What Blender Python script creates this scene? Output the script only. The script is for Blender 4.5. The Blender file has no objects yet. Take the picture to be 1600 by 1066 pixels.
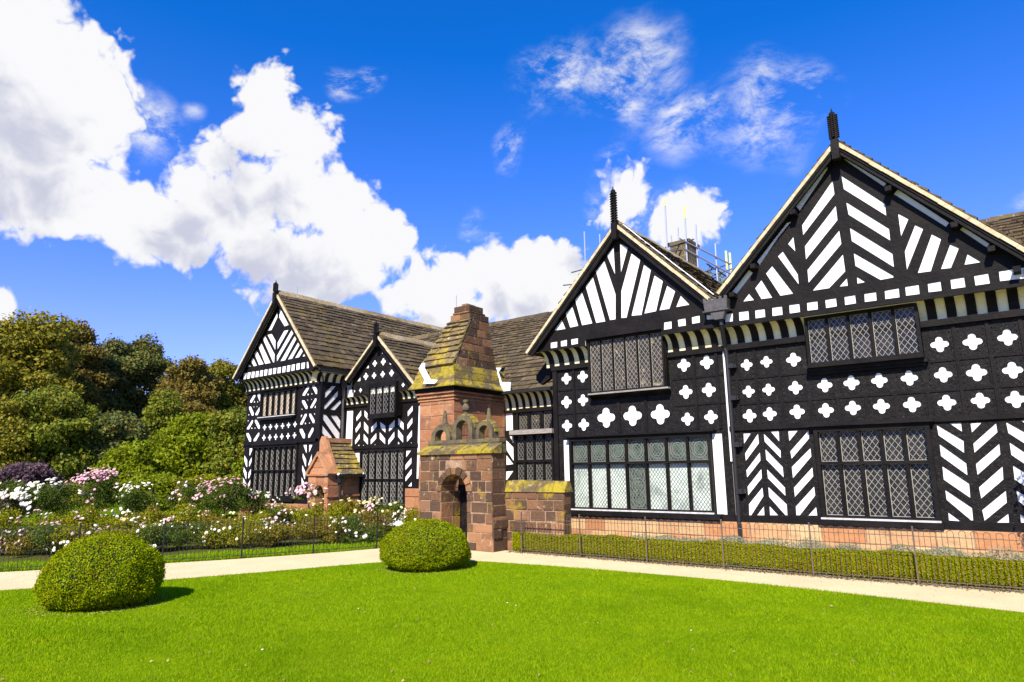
import bpy, math, random
import numpy as np
from mathutils import Vector, Matrix
from mathutils.geometry import delaunay_2d_cdt
R = math.radians
random.seed(7); RNG = np.random.default_rng(7)
S = bpy.context.scene
COL = S.collection

# ------------------------------------------------------------------ camera
F_PX, PITCH, ROLL, YAW, EYE = 1040.0, R(10.9), R(0.72), R(37.3), 1.6
_fw = Vector((-math.sin(YAW)*math.cos(PITCH), math.cos(YAW)*math.cos(PITCH), math.sin(PITCH)))
_rt = Vector((math.cos(YAW), math.sin(YAW), 0)); _up = _rt.cross(_fw)
RT = _rt*math.cos(ROLL) - _up*math.sin(ROLL)
UP = _rt*math.sin(ROLL) + _up*math.cos(ROLL)
FW = _fw
EYEP = Vector((0, 0, EYE))
cam = bpy.data.cameras.new('camera'); camo = bpy.data.objects.new('camera', cam); COL.objects.link(camo)
cam.sensor_width = 36; cam.lens = F_PX/1600*36; cam.clip_start = .1; cam.clip_end = 3000
camo.matrix_world = Matrix(((RT.x, UP.x, -FW.x, 0), (RT.y, UP.y, -FW.y, 0), (RT.z, UP.z, -FW.z, EYE), (0, 0, 0, 1)))
S.camera = camo
# survey helpers: where a sight line of the photograph meets a wall plane or the ground
def ray(x, y): return FW*F_PX + RT*(x-800) - UP*(y-533)
def onY(x, y, Y): d = ray(x, y); return EYEP + d*(Y/d.y)
def onX(x, y, X): d = ray(x, y); return EYEP + d*(X/d.x)
def onZ(x, y, Z=0.): d = ray(x, y); return EYEP + d*((Z-EYE)/d.z)
def at(x, y, dist): return EYEP + ray(x, y)/F_PX*dist

# ------------------------------------------------------------------ sun and sky
SUN_AZ, SUN_EL = R(161), R(41)
sun_dir = Vector((math.sin(SUN_AZ)*math.cos(SUN_EL), math.cos(SUN_AZ)*math.cos(SUN_EL), math.sin(SUN_EL)))
sl = bpy.data.lights.new('sun', 'SUN'); sl.energy = 4.6; sl.angle = R(.53); sl.color = (1, .94, .82)
so = bpy.data.objects.new('sun', sl); COL.objects.link(so); so.rotation_euler = (-sun_dir).to_track_quat('-Z', 'Y').to_euler()
S.view_settings.view_transform = 'Standard'; S.view_settings.look = 'None'; S.view_settings.exposure = 0.9; S.view_settings.gamma = 1
W = bpy.data.worlds.new('World'); S.world = W; W.use_nodes = True
def build_world():
    nt = W.node_tree; N = nt.nodes; L = nt.links; N.clear()
    # cloud field group: union of soft puffs given by direction and angular radius
    g = bpy.data.node_groups.new('cloud_field', 'ShaderNodeTree')
    g.interface.new_socket('Dir', in_out='INPUT', socket_type='NodeSocketVector')
    g.interface.new_socket('Thick', in_out='OUTPUT', socket_type='NodeSocketFloat')
    g.interface.new_socket('Wisp', in_out='OUTPUT', socket_type='NodeSocketFloat')
    gi = g.nodes.new('NodeGroupInput'); go = g.nodes.new('NodeGroupOutput')
    big = [(30,40,130),(110,90,95),(130,190,85),(40,200,120),(20,300,85),(100,290,95),(170,330,80),(-80,120,150),(-90,280,90),
           (420,165,58),(400,215,60),(470,230,60),(340,250,52),(300,290,62),(360,320,85),(450,330,88),(520,345,72),(575,375,60),(608,385,45),
           (420,395,68),(500,405,66),(260,370,66),(550,410,58),(200,375,52),(235,330,60),(265,330,55),(215,300,40),
           (660,455,52),(710,440,50),(770,430,50),(830,395,46),(870,400,42),(880,440,50),(800,470,60),(700,490,40),(620,470,36),(900,490,50),(690,505,50),(840,515,50),(0,478,26),(968,306,52),(1078,343,56)]
    wis = [(960,300,52),(1000,325,44),(1080,345,52),(1110,345,36),(955,262,34),(920,310,26),(1060,195,50),(1100,185,46),(1190,165,80),(1180,205,66),(1245,145,55),(540,135,26),(580,130,22),
           (1000,80,78),(975,140,60),(880,120,75),(840,100,40),(790,235,26),(740,350,24),(1590,325,34),(1180,420,20),(310,160,22),(240,190,60)]
    def union(lst):
        acc = None
        for (x, y, r) in lst:
            c = ray(x, y).normalized(); e = (ray(x+r, y).normalized()-c).length; e2 = (ray(x, y+r).normalized()-c).length; e = (e+e2)/2
            d = g.nodes.new('ShaderNodeVectorMath'); d.operation = 'DISTANCE'; g.links.new(gi.outputs[0], d.inputs[0]); d.inputs[1].default_value = c
            m = g.nodes.new('ShaderNodeMath'); m.operation = 'MULTIPLY_ADD'; g.links.new(d.outputs['Value'], m.inputs[0]); m.inputs[1].default_value = -1/e; m.inputs[2].default_value = 1
            if acc is None: acc = m
            else:
                x_ = g.nodes.new('ShaderNodeMath'); x_.operation = 'SMOOTH_MAX'; x_.inputs[2].default_value = .12
                g.links.new(acc.outputs[0], x_.inputs[0]); g.links.new(m.outputs[0], x_.inputs[1]); acc = x_
        return acc
    g.links.new(union(big).outputs[0], go.inputs[0]); g.links.new(union(wis).outputs[0], go.inputs[1])
    def nd(t, **k):
        n = N.new(t)
        for a, b in k.items(): setattr(n, a, b)
        return n
    def math_(op, a, b=None, c=None, clamp=False):
        m = nd('ShaderNodeMath', operation=op, use_clamp=clamp)
        for i, v in enumerate((a, b, c)):
            if v is None: continue
            if isinstance(v, (int, float)): m.inputs[i].default_value = v
            else: L.new(v, m.inputs[i])
        return m.outputs[0]
    tc = nd('ShaderNodeTexCoord'); P = tc.outputs['Generated']
    nrm = nd('ShaderNodeVectorMath', operation='NORMALIZE'); L.new(P, nrm.inputs[0]); P = nrm.outputs[0]
    sky = nd('ShaderNodeTexSky', sky_type='NISHITA', sun_disc=False, sun_elevation=SUN_EL, sun_rotation=SUN_AZ, air_density=1.0, dust_density=.3, ozone_density=4.0)
    def noise(vec, scale, detail, rough=.5, dist=0):
        n = nd('ShaderNodeTexNoise'); n.inputs['Scale'].default_value = scale; n.inputs['Detail'].default_value = detail
        n.inputs['Roughness'].default_value = rough; n.inputs['Distortion'].default_value = dist; L.new(vec, n.inputs['Vector']); return n
    # warp
    w = noise(P, 7, 2, .5); ws = nd('ShaderNodeVectorMath', operation='SUBTRACT'); L.new(w.outputs['Color'], ws.inputs[0]); ws.inputs[1].default_value = (.5, .5, .5)
    wm = nd('ShaderNodeVectorMath', operation='MULTIPLY_ADD'); L.new(ws.outputs[0], wm.inputs[0]); wm.inputs[1].default_value = (.07, .07, .07); L.new(P, wm.inputs[2])
    f1 = nd('ShaderNodeGroup'); f1.node_tree = g; L.new(wm.outputs[0], f1.inputs[0])
    lowf = noise(P, 9, 2, .5).outputs['Fac']
    def billow(vec):
        a = noise(vec, 14, 7, .6).outputs['Fac']; c = noise(vec, 24, 3, .5).outputs['Fac']
        return math_('ADD', a, math_('MULTIPLY', math_('ABSOLUTE', math_('SUBTRACT', c, .5)), 1.1))
    b1 = billow(wm.outputs[0]); o2 = nd('ShaderNodeVectorMath', operation='ADD'); L.new(wm.outputs[0], o2.inputs[0]); o2.inputs[1].default_value = tuple(UP*.012+RT*.007); b2 = billow(o2.outputs[0])
    d = math_('ADD', math_('ADD', math_('MULTIPLY', math_('SUBTRACT', b1, .52), 1.8), math_('MULTIPLY', math_('SUBTRACT', lowf, .5), 1.0)), f1.outputs[0])
    thick = nd('ShaderNodeMapRange', interpolation_type='SMOOTHSTEP'); L.new(d, thick.inputs[0]); thick.inputs[1].default_value = .0; thick.inputs[2].default_value = .36
    # thin streaky cloud: fibrous noise inside soft areas
    mp = nd('ShaderNodeMapping'); mp.inputs['Rotation'].default_value = (0, R(35), 0); mp.inputs['Scale'].default_value = (1, 1, 2.0); L.new(wm.outputs[0], mp.inputs[0])
    n2 = noise(mp.outputs[0], 12, 7, .7).outputs['Fac']
    am = nd('ShaderNodeMapRange', interpolation_type='SMOOTHSTEP'); L.new(math_('ADD', f1.outputs[1], math_('MULTIPLY', math_('SUBTRACT', lowf, .5), 2.0)), am.inputs[0]); am.inputs[1].default_value = -.3; am.inputs[2].default_value = .95
    wn = nd('ShaderNodeMapRange', interpolation_type='SMOOTHSTEP'); L.new(n2, wn.inputs[0]); wn.inputs[1].default_value = .4; wn.inputs[2].default_value = .72
    class wi: outputs = [math_('MULTIPLY', math_('MULTIPLY', am.outputs[0], wn.outputs[0]), 1.05, clamp=True)]
    up = nd('ShaderNodeVectorMath', operation='ADD'); L.new(wm.outputs[0], up.inputs[0]); up.inputs[1].default_value = tuple(UP*.085+RT*.045)
    f2 = nd('ShaderNodeGroup'); f2.node_tree = g; L.new(up.outputs[0], f2.inputs[0])
    sh = math_('ADD', math_('MULTIPLY', math_('SUBTRACT', lowf, .5), .9), math_('ADD', math_('MULTIPLY', math_('SUBTRACT', b2, b1), 1.0), f2.outputs[0]))
    shr = nd('ShaderNodeMapRange', interpolation_type='SMOOTHSTEP'); L.new(sh, shr.inputs[0]); shr.inputs[1].default_value = .08; shr.inputs[2].default_value = .95
    cc = nd('ShaderNodeMix', data_type='RGBA'); cc.inputs['A'].default_value = (4.75, 4.75, 4.85, 1); cc.inputs['B'].default_value = (3.0, 3.1, 3.75, 1); L.new(shr.outputs[0], cc.inputs['Factor'])
    alpha = math_('MAXIMUM', thick.outputs[0], wi.outputs[0])
    # sky grade
    gr = nd('ShaderNodeHueSaturation'); gr.inputs['Saturation'].default_value = 1.12; gr.inputs['Value'].default_value = 1.0; gr.inputs['Hue'].default_value = .5; L.new(sky.outputs[0], gr.inputs['Color'])
    mx = nd('ShaderNodeMix', data_type='RGBA'); L.new(alpha, mx.inputs['Factor']); tn = nd('ShaderNodeMix', data_type='RGBA', blend_type='MULTIPLY'); tn.inputs['Factor'].default_value = 1; sp = nd('ShaderNodeSeparateXYZ'); L.new(P, sp.inputs[0]); er = nd('ShaderNodeMapRange'); L.new(sp.outputs[2], er.inputs[0]); er.inputs[1].default_value = .2; er.inputs[2].default_value = .56; tm = nd('ShaderNodeMix', data_type='RGBA'); L.new(er.outputs[0], tm.inputs['Factor']); tm.inputs['A'].default_value = (.8, .72, 1.38, 1); tm.inputs['B'].default_value = (.05, .64, 1.27, 1); L.new(tm.outputs['Result'], tn.inputs['B']); L.new(gr.outputs[0], tn.inputs['A']); L.new(tn.outputs['Result'], mx.inputs['A']); L.new(cc.outputs['Result'], mx.inputs['B'])
    bg = nd('ShaderNodeBackground'); bg.inputs['Strength'].default_value = .108; L.new(mx.outputs['Result'], bg.inputs['Color'])
    out = nd('ShaderNodeOutputWorld'); L.new(bg.outputs[0], out.inputs[0])
build_world()

# ------------------------------------------------------------------ helpers
def tag(o, label=None, cat=None, group=None, kind=None):
    if label: o['label'] = label
    if cat: o['category'] = cat
    if group: o['group'] = group
    if kind: o['kind'] = kind
    return o
def empty(name, loc=(0, 0, 0), rz=0):
    o = bpy.data.objects.new(name, None); COL.objects.link(o); o.location = loc; o.rotation_euler = (0, 0, rz); o.empty_display_size = .2
    return o
class MB:
    def __init__(s): s.v = []; s.f = []; s.sm = False
    def add(s, vs, fs):
        b = len(s.v); s.v += [tuple(p) for p in vs]; s.f += [tuple(i+b for i in f) for f in fs]
    def build(s, name, mat, parent=None, smooth=False):
        me = bpy.data.meshes.new(name); me.from_pydata(s.v, [], s.f); me.update()
        if mat: me.materials.append(mat)
        if smooth: me.polygons.foreach_set('use_smooth', [True]*len(me.polygons))
        o = bpy.data.objects.new(name, me); COL.objects.link(o)
        if parent: o.parent = parent; o.matrix_parent_inverse = Matrix.Translation(-parent.location) if parent.type == 'EMPTY' else Matrix()
        return o
def south(Y): return (Vector((0, Y, 0)), Vector((1, 0, 0)), Vector((0, 0, 1)), Vector((0, -1, 0)))
def east(X): return (Vector((X, 0, 0)), Vector((0, 1, 0)), Vector((0, 0, 1)), Vector((1, 0, 0)))
def fr(F, u, v, n): return F[0]+F[1]*u+F[2]*v+F[3]*n
def ccw(p):
    a = sum(p[i][0]*p[(i+1) % len(p)][1]-p[(i+1) % len(p)][0]*p[i][1] for i in range(len(p)))
    return p if a > 0 else p[::-1]
def prism(mb, F, poly, n0, n1):
    poly = ccw([tuple(q) for q in poly]); k = len(poly)
    vs = [fr(F, u, v, n1) for u, v in poly]+[fr(F, u, v, n0) for u, v in poly]
    fs = [tuple(range(k)), tuple(range(2*k-1, k-1, -1))]+[(i, k+i, k+(i+1) % k, (i+1) % k) for i in range(k)]
    mb.add(vs, fs)
def box(mb, F, u0, u1, v0, v1, n0, n1): prism(mb, F, [(u0, v0), (u1, v0), (u1, v1), (u0, v1)], n0, n1)
WORLD = (Vector(), Vector((1, 0, 0)), Vector((0, 1, 0)), Vector((0, 0, 1)))
def bar(mb, a, b, w, t=None, up=Vector((0, 0, 1)), sides=4):
    a = Vector(a); b = Vector(b); d = b-a
    if d.length < 1e-6: return
    t = t or w; d.normalize()
    x = d.cross(up)
    if x.length < 1e-3: x = d.cross(Vector((1, 0, 0)))
    x.normalize(); y = x.cross(d)
    if sides == 4: ring = [(-.5, -.5), (.5, -.5), (.5, .5), (-.5, .5)]
    else: ring = [(.5*math.cos(2*math.pi*i/sides), .5*math.sin(2*math.pi*i/sides)) for i in range(sides)]
    k = len(ring)
    vs = [a+x*(p*w)+y*(q*t) for p, q in ring]+[b+x*(p*w)+y*(q*t) for p, q in ring]
    mb.add(vs, [tuple(range(k))[::-1], tuple(range(k, 2*k))]+[(i, (i+1) % k, k+(i+1) % k, k+i) for i in range(k)])
def tube(mb, pts, r, sides=6):
    for i in range(len(pts)-1):
        r0 = r if not isinstance(r, (list, tuple)) else r[i]; r1 = r if not isinstance(r, (list, tuple)) else r[i+1]
        a, b = Vector(pts[i]), Vector(pts[i+1]); d = (b-a)
        if d.length < 1e-6: continue
        d.normalize(); x = d.cross(Vector((.3, .2, 1)).normalized())
        x.normalize(); y = x.cross(d); k = sides
        cs = [(math.cos(2*math.pi*j/k), math.sin(2*math.pi*j/k)) for j in range(k)]
        mb.add([a+(x*c+y*s_)*r0 for c, s_ in cs]+[b+(x*c+y*s_)*r1 for c, s_ in cs],
               [tuple(range(k))[::-1], tuple(range(k, 2*k))]+[(j, (j+1) % k, k+(j+1) % k, k+j) for j in range(k)])
def lathe(mb, c, prof, k=12):
    c = Vector(c); b = []
    for r, z in prof: b += [c+Vector((r*math.cos(2*math.pi*j/k), r*math.sin(2*math.pi*j/k), z)) for j in range(k)]
    fs = [(i*k+j, i*k+(j+1) % k, (i+1)*k+(j+1) % k, (i+1)*k+j) for i in range(len(prof)-1) for j in range(k)]
    fs += [tuple(range(k))[::-1], tuple((len(prof)-1)*k+j for j in range(k))]
    mb.add(b, fs)
def inside(p, poly):
    x, y = p; c = False; n = len(poly)
    for i in range(n):
        x1, y1 = poly[i]; x2, y2 = poly[(i+1) % n]
        if (y1 > y) != (y2 > y) and x < (x2-x1)*(y-y1)/(y2-y1)+x1: c = not c
    return c
def plate(mb, F, outer, holes, t, bow=0):
    """flat board of thickness t with openings cut right through it"""
    outer = ccw([tuple(p) for p in outer]); holes = [ccw([tuple(p) for p in h]) for h in holes]
    pts = []; edges = []
    for lp in [outer]+holes:
        b = len(pts); pts += [Vector(p) for p in lp]; edges += [(b+i, b+(i+1) % len(lp)) for i in range(len(lp))]
    vs, es, fs, ov, oe, of = delaunay_2d_cdt(pts, edges, [], 1, 1e-5)
    keep = []
    for f in fs:
        c = (sum(vs[i][0] for i in f)/len(f), sum(vs[i][1] for i in f)/len(f))
        if any(inside(c, h) for h in holes): continue
        keep.append(tuple(f))
    mb.add([fr(F, v[0], v[1], t) for v in vs], keep)
    for li, lp in enumerate([outer]+holes):
        k = len(lp); q = lp if li == 0 else lp[::-1]
        mb.add([fr(F, u, v, t) for u, v in q]+[fr(F, u, v, 0) for u, v in q], [(i, k+i, k+(i+1) % k, (i+1) % k) for i in range(k)])

# ------------------------------------------------------------------ materials
def mat(name, base, rough=.7, var=None, vscale=3., bump=0., bscale=30., metallic=0., coat=0., isl=None, extra=None, spec=.5, stretch=None, trans=0.):
    m = bpy.data.materials.new(name); m.use_nodes = True; nt = m.node_tree; N = nt.nodes; L = nt.links
    b = N['Principled BSDF']; b.inputs['Roughness'].default_value = rough; b.inputs['Metallic'].default_value = metallic
    b.inputs['Coat Weight'].default_value = coat; b.inputs['Specular IOR Level'].default_value = spec
    tc = N.new('ShaderNodeTexCoord'); src = tc.outputs['Object']
    if stretch:
        mp = N.new('ShaderNodeMapping'); mp.inputs['Scale'].default_value = stretch; L.new(src, mp.inputs[0]); src = mp.outputs[0]
    def rgba(c): return (c[0], c[1], c[2], 1)
    cur = None
    if isl:   # list of colours picked per block / leaf
        gm = N.new('ShaderNodeNewGeometry'); rp = N.new('ShaderNodeValToRGB'); rp.color_ramp.interpolation = 'LINEAR'
        el = rp.color_ramp.elements
        for i, c in enumerate(isl):
            e = el[i] if i < 2 else el.new(0); e.position = 0
        for i, c in enumerate(isl): el[i].position = i/(len(isl)-1); el[i].color = rgba(c)
        L.new(gm.outputs['Random Per Island'], rp.inputs[0]); cur = rp.outputs[0]
    if var:
        n = N.new('ShaderNodeTexNoise'); n.inputs['Scale'].default_value = vscale; n.inputs['Detail'].default_value = 8; n.inputs['Roughness'].default_value = .62; L.new(src, n.inputs['Vector'])
        mr = N.new('ShaderNodeMapRange'); mr.inputs[1].default_value = .38; mr.inputs[2].default_value = .64; L.new(n.outputs['Fac'], mr.inputs[0])
        mx = N.new('ShaderNodeMix'); mx.data_type = 'RGBA'; L.new(mr.outputs[0], mx.inputs['Factor'])
        if cur: L.new(cur, mx.inputs['A'])
        else: mx.inputs['A'].default_value = rgba(base)
        mx.inputs['B'].default_value = rgba(var)
        cur = mx.outputs['Result']
        if isl: # only partial cover over the island colours
            mr.inputs[1].default_value = .5; mr.inputs[2].default_value = .75; mr.inputs[4].default_value = .8
    for (c, sc, lo, hi, amt) in (extra or []):   # patches with a shape of their own (moss, lichen, stains, painted reflections)
        n = N.new('ShaderNodeTexNoise'); n.inputs['Scale'].default_value = sc; n.inputs['Detail'].default_value = 9; n.inputs['Roughness'].default_value = .7; n.inputs['Distortion'].default_value = .4; L.new(tc.outputs['Object'], n.inputs['Vector'])
        mr = N.new('ShaderNodeMapRange'); mr.inputs[1].default_value = lo; mr.inputs[2].default_value = hi; mr.inputs[4].default_value = amt; L.new(n.outputs['Fac'], mr.inputs[0])
        mx = N.new('ShaderNodeMix'); mx.data_type = 'RGBA'; L.new(mr.outputs[0], mx.inputs['Factor'])
        if cur: L.new(cur, mx.inputs['A'])
        else: mx.inputs['A'].default_value = rgba(base)
        mx.inputs['B'].default_value = rgba(c); cur = mx.outputs['Result']
    if cur: L.new(cur, b.inputs['Base Color'])
    else: b.inputs['Base Color'].default_value = rgba(base)
    if bump:
        n = N.new('ShaderNodeTexNoise'); n.inputs['Scale'].default_value = bscale; n.inputs['Detail'].default_value = 8; n.inputs['Roughness'].default_value = .65; L.new(src, n.inputs['Vector'])
        bp = N.new('ShaderNodeBump'); bp.inputs['Strength'].default_value = 1; bp.inputs['Distance'].default_value = bump; L.new(n.outputs['Fac'], bp.inputs['Height']); L.new(bp.outputs[0], b.inputs['Normal'])
    if trans:
        t = N.new('ShaderNodeBsdfTranslucent'); ms = N.new('ShaderNodeMixShader'); ms.inputs[0].default_value = trans
        if cur: L.new(cur, t.inputs['Color'])
        else: t.inputs['Color'].default_value = rgba(base)
        L.new(b.outputs[0], ms.inputs[1]); L.new(t.outputs[0], ms.inputs[2]); L.new(ms.outputs[0], N['Material Output'].inputs[0])
    return m
M = {}
M['timber'] = mat('black_timber', (.0062, .005, .0045), .6, var=(.013, .010, .0085), vscale=2.2, bump=.012, bscale=14, stretch=(1, 1, 1), spec=.12)
M['carved'] = mat('tarred_panel', (.0052, .0042, .004), .6, var=(.013, .0105, .009), vscale=9, bump=.016, bscale=30, spec=.14, extra=[((.06, .054, .05), 22, .55, .68, .7)])
M['plaster'] = mat('white_plaster', (.85, .82, .77), .85, var=(.78, .745, .69), vscale=1.6, bump=.006, bscale=18, extra=[((.5, .47, .4), 3.4, .66, .74, .45)])
M['cream'] = mat('cream_cove', (.82, .74, .46), .85, var=(.72, .6, .3), vscale=2.5, bump=.004, bscale=20)
M['slate'] = mat('stone_slate', (.1, .08, .055), .9, spec=.08, isl=[(.07, .05, .03), (.105, .076, .046), (.05, .038, .026), (.145, .105, .062), (.085, .066, .042), (.062, .05, .034)], var=(.04, .03, .018), vscale=4,
                 extra=[((.17, .12, .02), 1.5, .54, .68, .8), ((.34, .26, .12), 8, .58, .66, .8), ((.02, .017, .014), 3, .62, .72, .7)], bump=.02, bscale=16)
M['moss_slate'] = mat('mossy_slate', (.2, .15, .05), .9, isl=[(.11, .075, .035), (.17, .115, .035), (.085, .06, .038), (.2, .14, .04)], var=(.07, .05, .032), vscale=5,
                 extra=[((.34, .235, .015), 2.2, .5, .6, .9), ((.48, .4, .27), 8, .58, .65, .85)], bump=.02, bscale=16)
M['verge2'] = mat('pale_sill_highlight', (.6, .58, .54), .7, var=(.4, .37, .33), vscale=9)  # pale tone for the highlight painted along the window sills
M['ridge'] = mat('ridge_stones', (.2, .14, .07), .9, isl=[(.15, .11, .06), (.24, .17, .08), (.32, .25, .15)], var=(.12, .08, .04), vscale=6, extra=[((.27, .18, .02), 3, .5, .62, .9), ((.5, .42, .28), 8, .56, .64, .8)], bump=.02, bscale=18)
M['verge'] = mat('pale_verge', (.62, .5, .3), .85, var=(.42, .32, .17), vscale=7, bump=.01, bscale=20)
M['sandstone'] = mat('red_sandstone', (.4, .17, .09), .9, isl=[(.4, .17, .075), (.33, .135, .062), (.46, .22, .1), (.26, .11, .055), (.38, .165, .075)], var=(.25, .11, .06), vscale=3.0,
                 extra=[((.5, .3, .16), 3, .52, .68, .75), ((.11, .062, .042), 2.3, .54, .68, .7)], bump=.02, bscale=22, spec=.1)
M['old_stone'] = mat('weathered_stone', (.3, .14, .08), .92, isl=[(.075, .042, .026), (.13, .072, .038), (.23, .11, .05), (.055, .036, .026), (.17, .085, .042), (.34, .17, .08), (.09, .052, .033), (.15, .082, .042), (.07, .046, .03), (.11, .06, .035)], var=(.06, .044, .034), vscale=3.2,
                 extra=[((.3, .2, .018), 2.1, .57, .66, .9), ((.5, .4, .27), 6, .6, .68, .7), ((.03, .024, .02), 4.5, .6, .7, .75)], bump=.025, bscale=20, spec=.1)
M['mossy_stone'] = mat('mossy_coping', (.3, .22, .05), .95, isl=[(.13, .09, .04), (.1, .07, .04), (.18, .12, .04), (.08, .055, .035)], var=(.09, .06, .035), vscale=5,
                 extra=[((.34, .25, .008), 2.6, .45, .54, .92), ((.16, .12, .01), 9, .5, .6, .7), ((.5, .44, .32), 6, .62, .67, .8)], bump=.025, bscale=18)
M['dark_stone'] = mat('dark_stone', (.07, .052, .036), .92, var=(.15, .115, .04), vscale=6, bump=.02, bscale=20)
M['mortar'] = mat('mortar', (.4, .25, .14), .95, var=(.2, .12, .07), vscale=5, bump=.02, bscale=25)
M['plinth'] = mat('plinth_stone', (.46, .2, .1), .9, isl=[(.44, .19, .075), (.52, .24, .1), (.6, .42, .2), (.38, .16, .07), (.55, .36, .17), (.46, .2, .09)], var=(.3, .13, .06), vscale=4, bump=.02, bscale=16, spec=.1)
M['lead'] = mat('lead_cames', (.4, .37, .31), .5, var=(.26, .24, .2), vscale=14)
M['lead_dark'] = mat('lead_cames_dull', (.2, .19, .17), .5)
M['glass'] = mat('dark_glass', (.014, .015, .014), .12, bump=.012, bscale=7, spec=.22, var=(.04, .036, .03), vscale=5)
M['glass_brown'] = mat('brownish_glass', (.07, .05, .03), .15, bump=.012, bscale=7, spec=.2, var=(.02, .018, .014), vscale=4, extra=[((.45, .38, .22), 3, .6, .64, .8)])
M['glass_green'] = mat('greenish_glass', (.02, .04, .026), .14, var=(.09, .14, .085), vscale=7, bump=.012, bscale=7, spec=.2)
M['blind_reflect'] = mat('pale_blind_painted_reflections', (.62, .68, .58), .3, var=(.4, .48, .38), vscale=5, bump=.008, bscale=7, spec=.2, extra=[((.08, .11, .09), 2.1, .52, .7, .8), ((.85, .88, .8), 5, .56, .7, .7)])  # pale blind, with uneven reflections painted in as white and dark patches
M['curtain'] = mat('glass_over_beige_curtain', (.62, .47, .34), .3, var=(.4, .33, .22), vscale=9, bump=.005, bscale=9, spec=.2)
M['curtain_pale'] = mat('glass_over_cream_curtain', (.78, .75, .6), .25, var=(.36, .36, .26), vscale=7, bump=.005, bscale=9, spec=.2)
M['iron'] = mat('black_iron', (.016, .015, .015), .5, spec=.35, bump=.004, bscale=30)
M['rust'] = mat('rusty_iron', (.075, .055, .042), .7, var=(.15, .09, .055), vscale=14)
M['leadwork'] = mat('grey_leadwork', (.075, .065, .062), .6, var=(.045, .04, .038), vscale=8, bump=.01, bscale=30)
M['leadwhite'] = mat('pale_flashing', (.82, .82, .82), .6)
M['weathered'] = mat('weathered_oak', (.34, .3, .26), .8, var=(.2, .17, .15), vscale=5, bump=.01, bscale=20, stretch=(1, 6, 6))
BOXLITTER = mat('clippings', (.3, .24, .1), .9, isl=[(.34, .24, .06), (.25, .2, .05), (.4, .34, .1), (.25, .27, .03)], spec=0)
M['void'] = mat('dark_doorway', (.01, .009, .009), .9)
M['steel'] = mat('scaffold_steel', (.5, .5, .5), .4, metallic=.6)
M['steel_dark'] = mat('scaffold_tube', (.14, .13, .13), .5, metallic=.4)
M['yellow'] = mat('yellow_tape', (.7, .66, .2), .6)

# ------------------------------------------------------------------ reading traced outlines
Z = {'Z7': (1120, 160, 2.960), 'Z8': (1120, 480, 2.665), 'Z5': (800, 280, 3.947), 'Z6': (800, 540, 3.331), 'C4': (1120, 640, 4.844), 'C3': (1400, 620, 4.44),
     'A1': (360, 560, 8.883), 'A2': (460, 560, 8.883), 'A3': (360, 670, 7.617), 'A4': (460, 670, 7.615), 'A5': (560, 570, 9.69), 'A6': (780, 600, 6.667),
     'B6': (360, 440, 6.664), 'B7': (530, 510, 9.693), 'Q2': (350, 580, 4.44), 'PX': (0, 0, 1), 'Q4': (630, 640, 4.44), 'T1': (640, 460, 6.6625), 'T2': (640, 610, 8.881), 'Q5': (1000, 300, 5.92)}
def px(z, x, y): a = Z[z]; return a[0]+x/a[2], a[1]+y/a[2]
def sy(z, x, y, Y): p = onY(*px(z, x, y), Y); return (p.x, p.z)
def sx(z, x, y, X): p = onX(*px(z, x, y), X); return (p.y, p.z)
def polys(z, txt, fn, P):
    """'x,y x,y x,y; ...' in survey units -> wall coordinates"""
    out = []
    for s in txt.replace('\n', ' ').split(';'):
        s = s.strip()
        if s: out.append([fn(z, *map(float, q.split(',')), P) for q in s.split()])
    return out
def quatre(cx, cz, r, d=.59, rho=.41, sx_=1.0, n=28):
    o = []
    for i in range(n):
        th = 2*math.pi*i/n; a = (th+math.pi/4) % (math.pi/2)-math.pi/4
        rr = d*math.cos(a)+math.sqrt(max(rho*rho-(d*math.sin(a))**2, 0)); o.append((cx+r*rr*math.cos(th)*sx_, cz+r*rr*math.sin(th)))
    return o
def quatres(z, txt, Y, **k):
    out = []
    for s in txt.split(';'):
        x, y, h = map(float, s.split(',')); c = sy(z, x, y, Y); t = sy(z, x, y-h, Y)
        out.append(quatre(c[0], c[1], t[1]-c[1], **k))
    return out

# ------------------------------------------------------------------ windows
def rect_from(z, pts, fn, P):
    q = [fn(z, x, y, P) for x, y in pts]
    return (q[0][0]+q[3][0])/2, (q[1][0]+q[2][0])/2, (q[2][1]+q[3][1])/2, (q[0][1]+q[1][1])/2   # u0,u1,v0,v1
def leading(mb, F, u0, u1, v0, v1, n, du=.085, dv=.115, w=.0085, th=.006):
    # diamond cames clipped to the light
    H = v1-v0; Wd = u1-u0; k = dv/du; nn = int((Wd+H/k)/du)+2
    for i in range(-1, nn+1):
        for sgn in (1, -1):
            # line: v = v0 + sgn*k*(u-c)
            c = u0+i*du-(H/k if sgn > 0 else 0) if sgn > 0 else u0+i*du
            seg = []
            def V(u): return v0+k*(u-c) if sgn > 0 else v0-k*(u-c)
            ua, ub = (c, c+H/k) if sgn > 0 else (c-H/k, c)
            a, b = max(ua, u0), min(ub, u1)
            if b-a < .01: continue
            p, q = (a, V(a)), (b, V(b)); dx, dz = q[0]-p[0], q[1]-p[1]; l = math.hypot(dx, dz); ox, oz = -dz/l*w/2, dx/l*w/2
            mb.add([fr(F, p[0]-ox, p[1]-oz, n), fr(F, q[0]-ox, q[1]-oz, n), fr(F, q[0]+ox, q[1]+oz, n), fr(F, p[0]+ox, p[1]+oz, n),
                    fr(F, p[0]-ox, p[1]-oz, n+th), fr(F, q[0]-ox, q[1]-oz, n+th), fr(F, q[0]+ox, q[1]+oz, n+th), fr(F, p[0]+ox, p[1]+oz, n+th)],
                   [(4, 5, 6, 7), (0, 1, 5, 4), (2, 3, 7, 6)])
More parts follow.
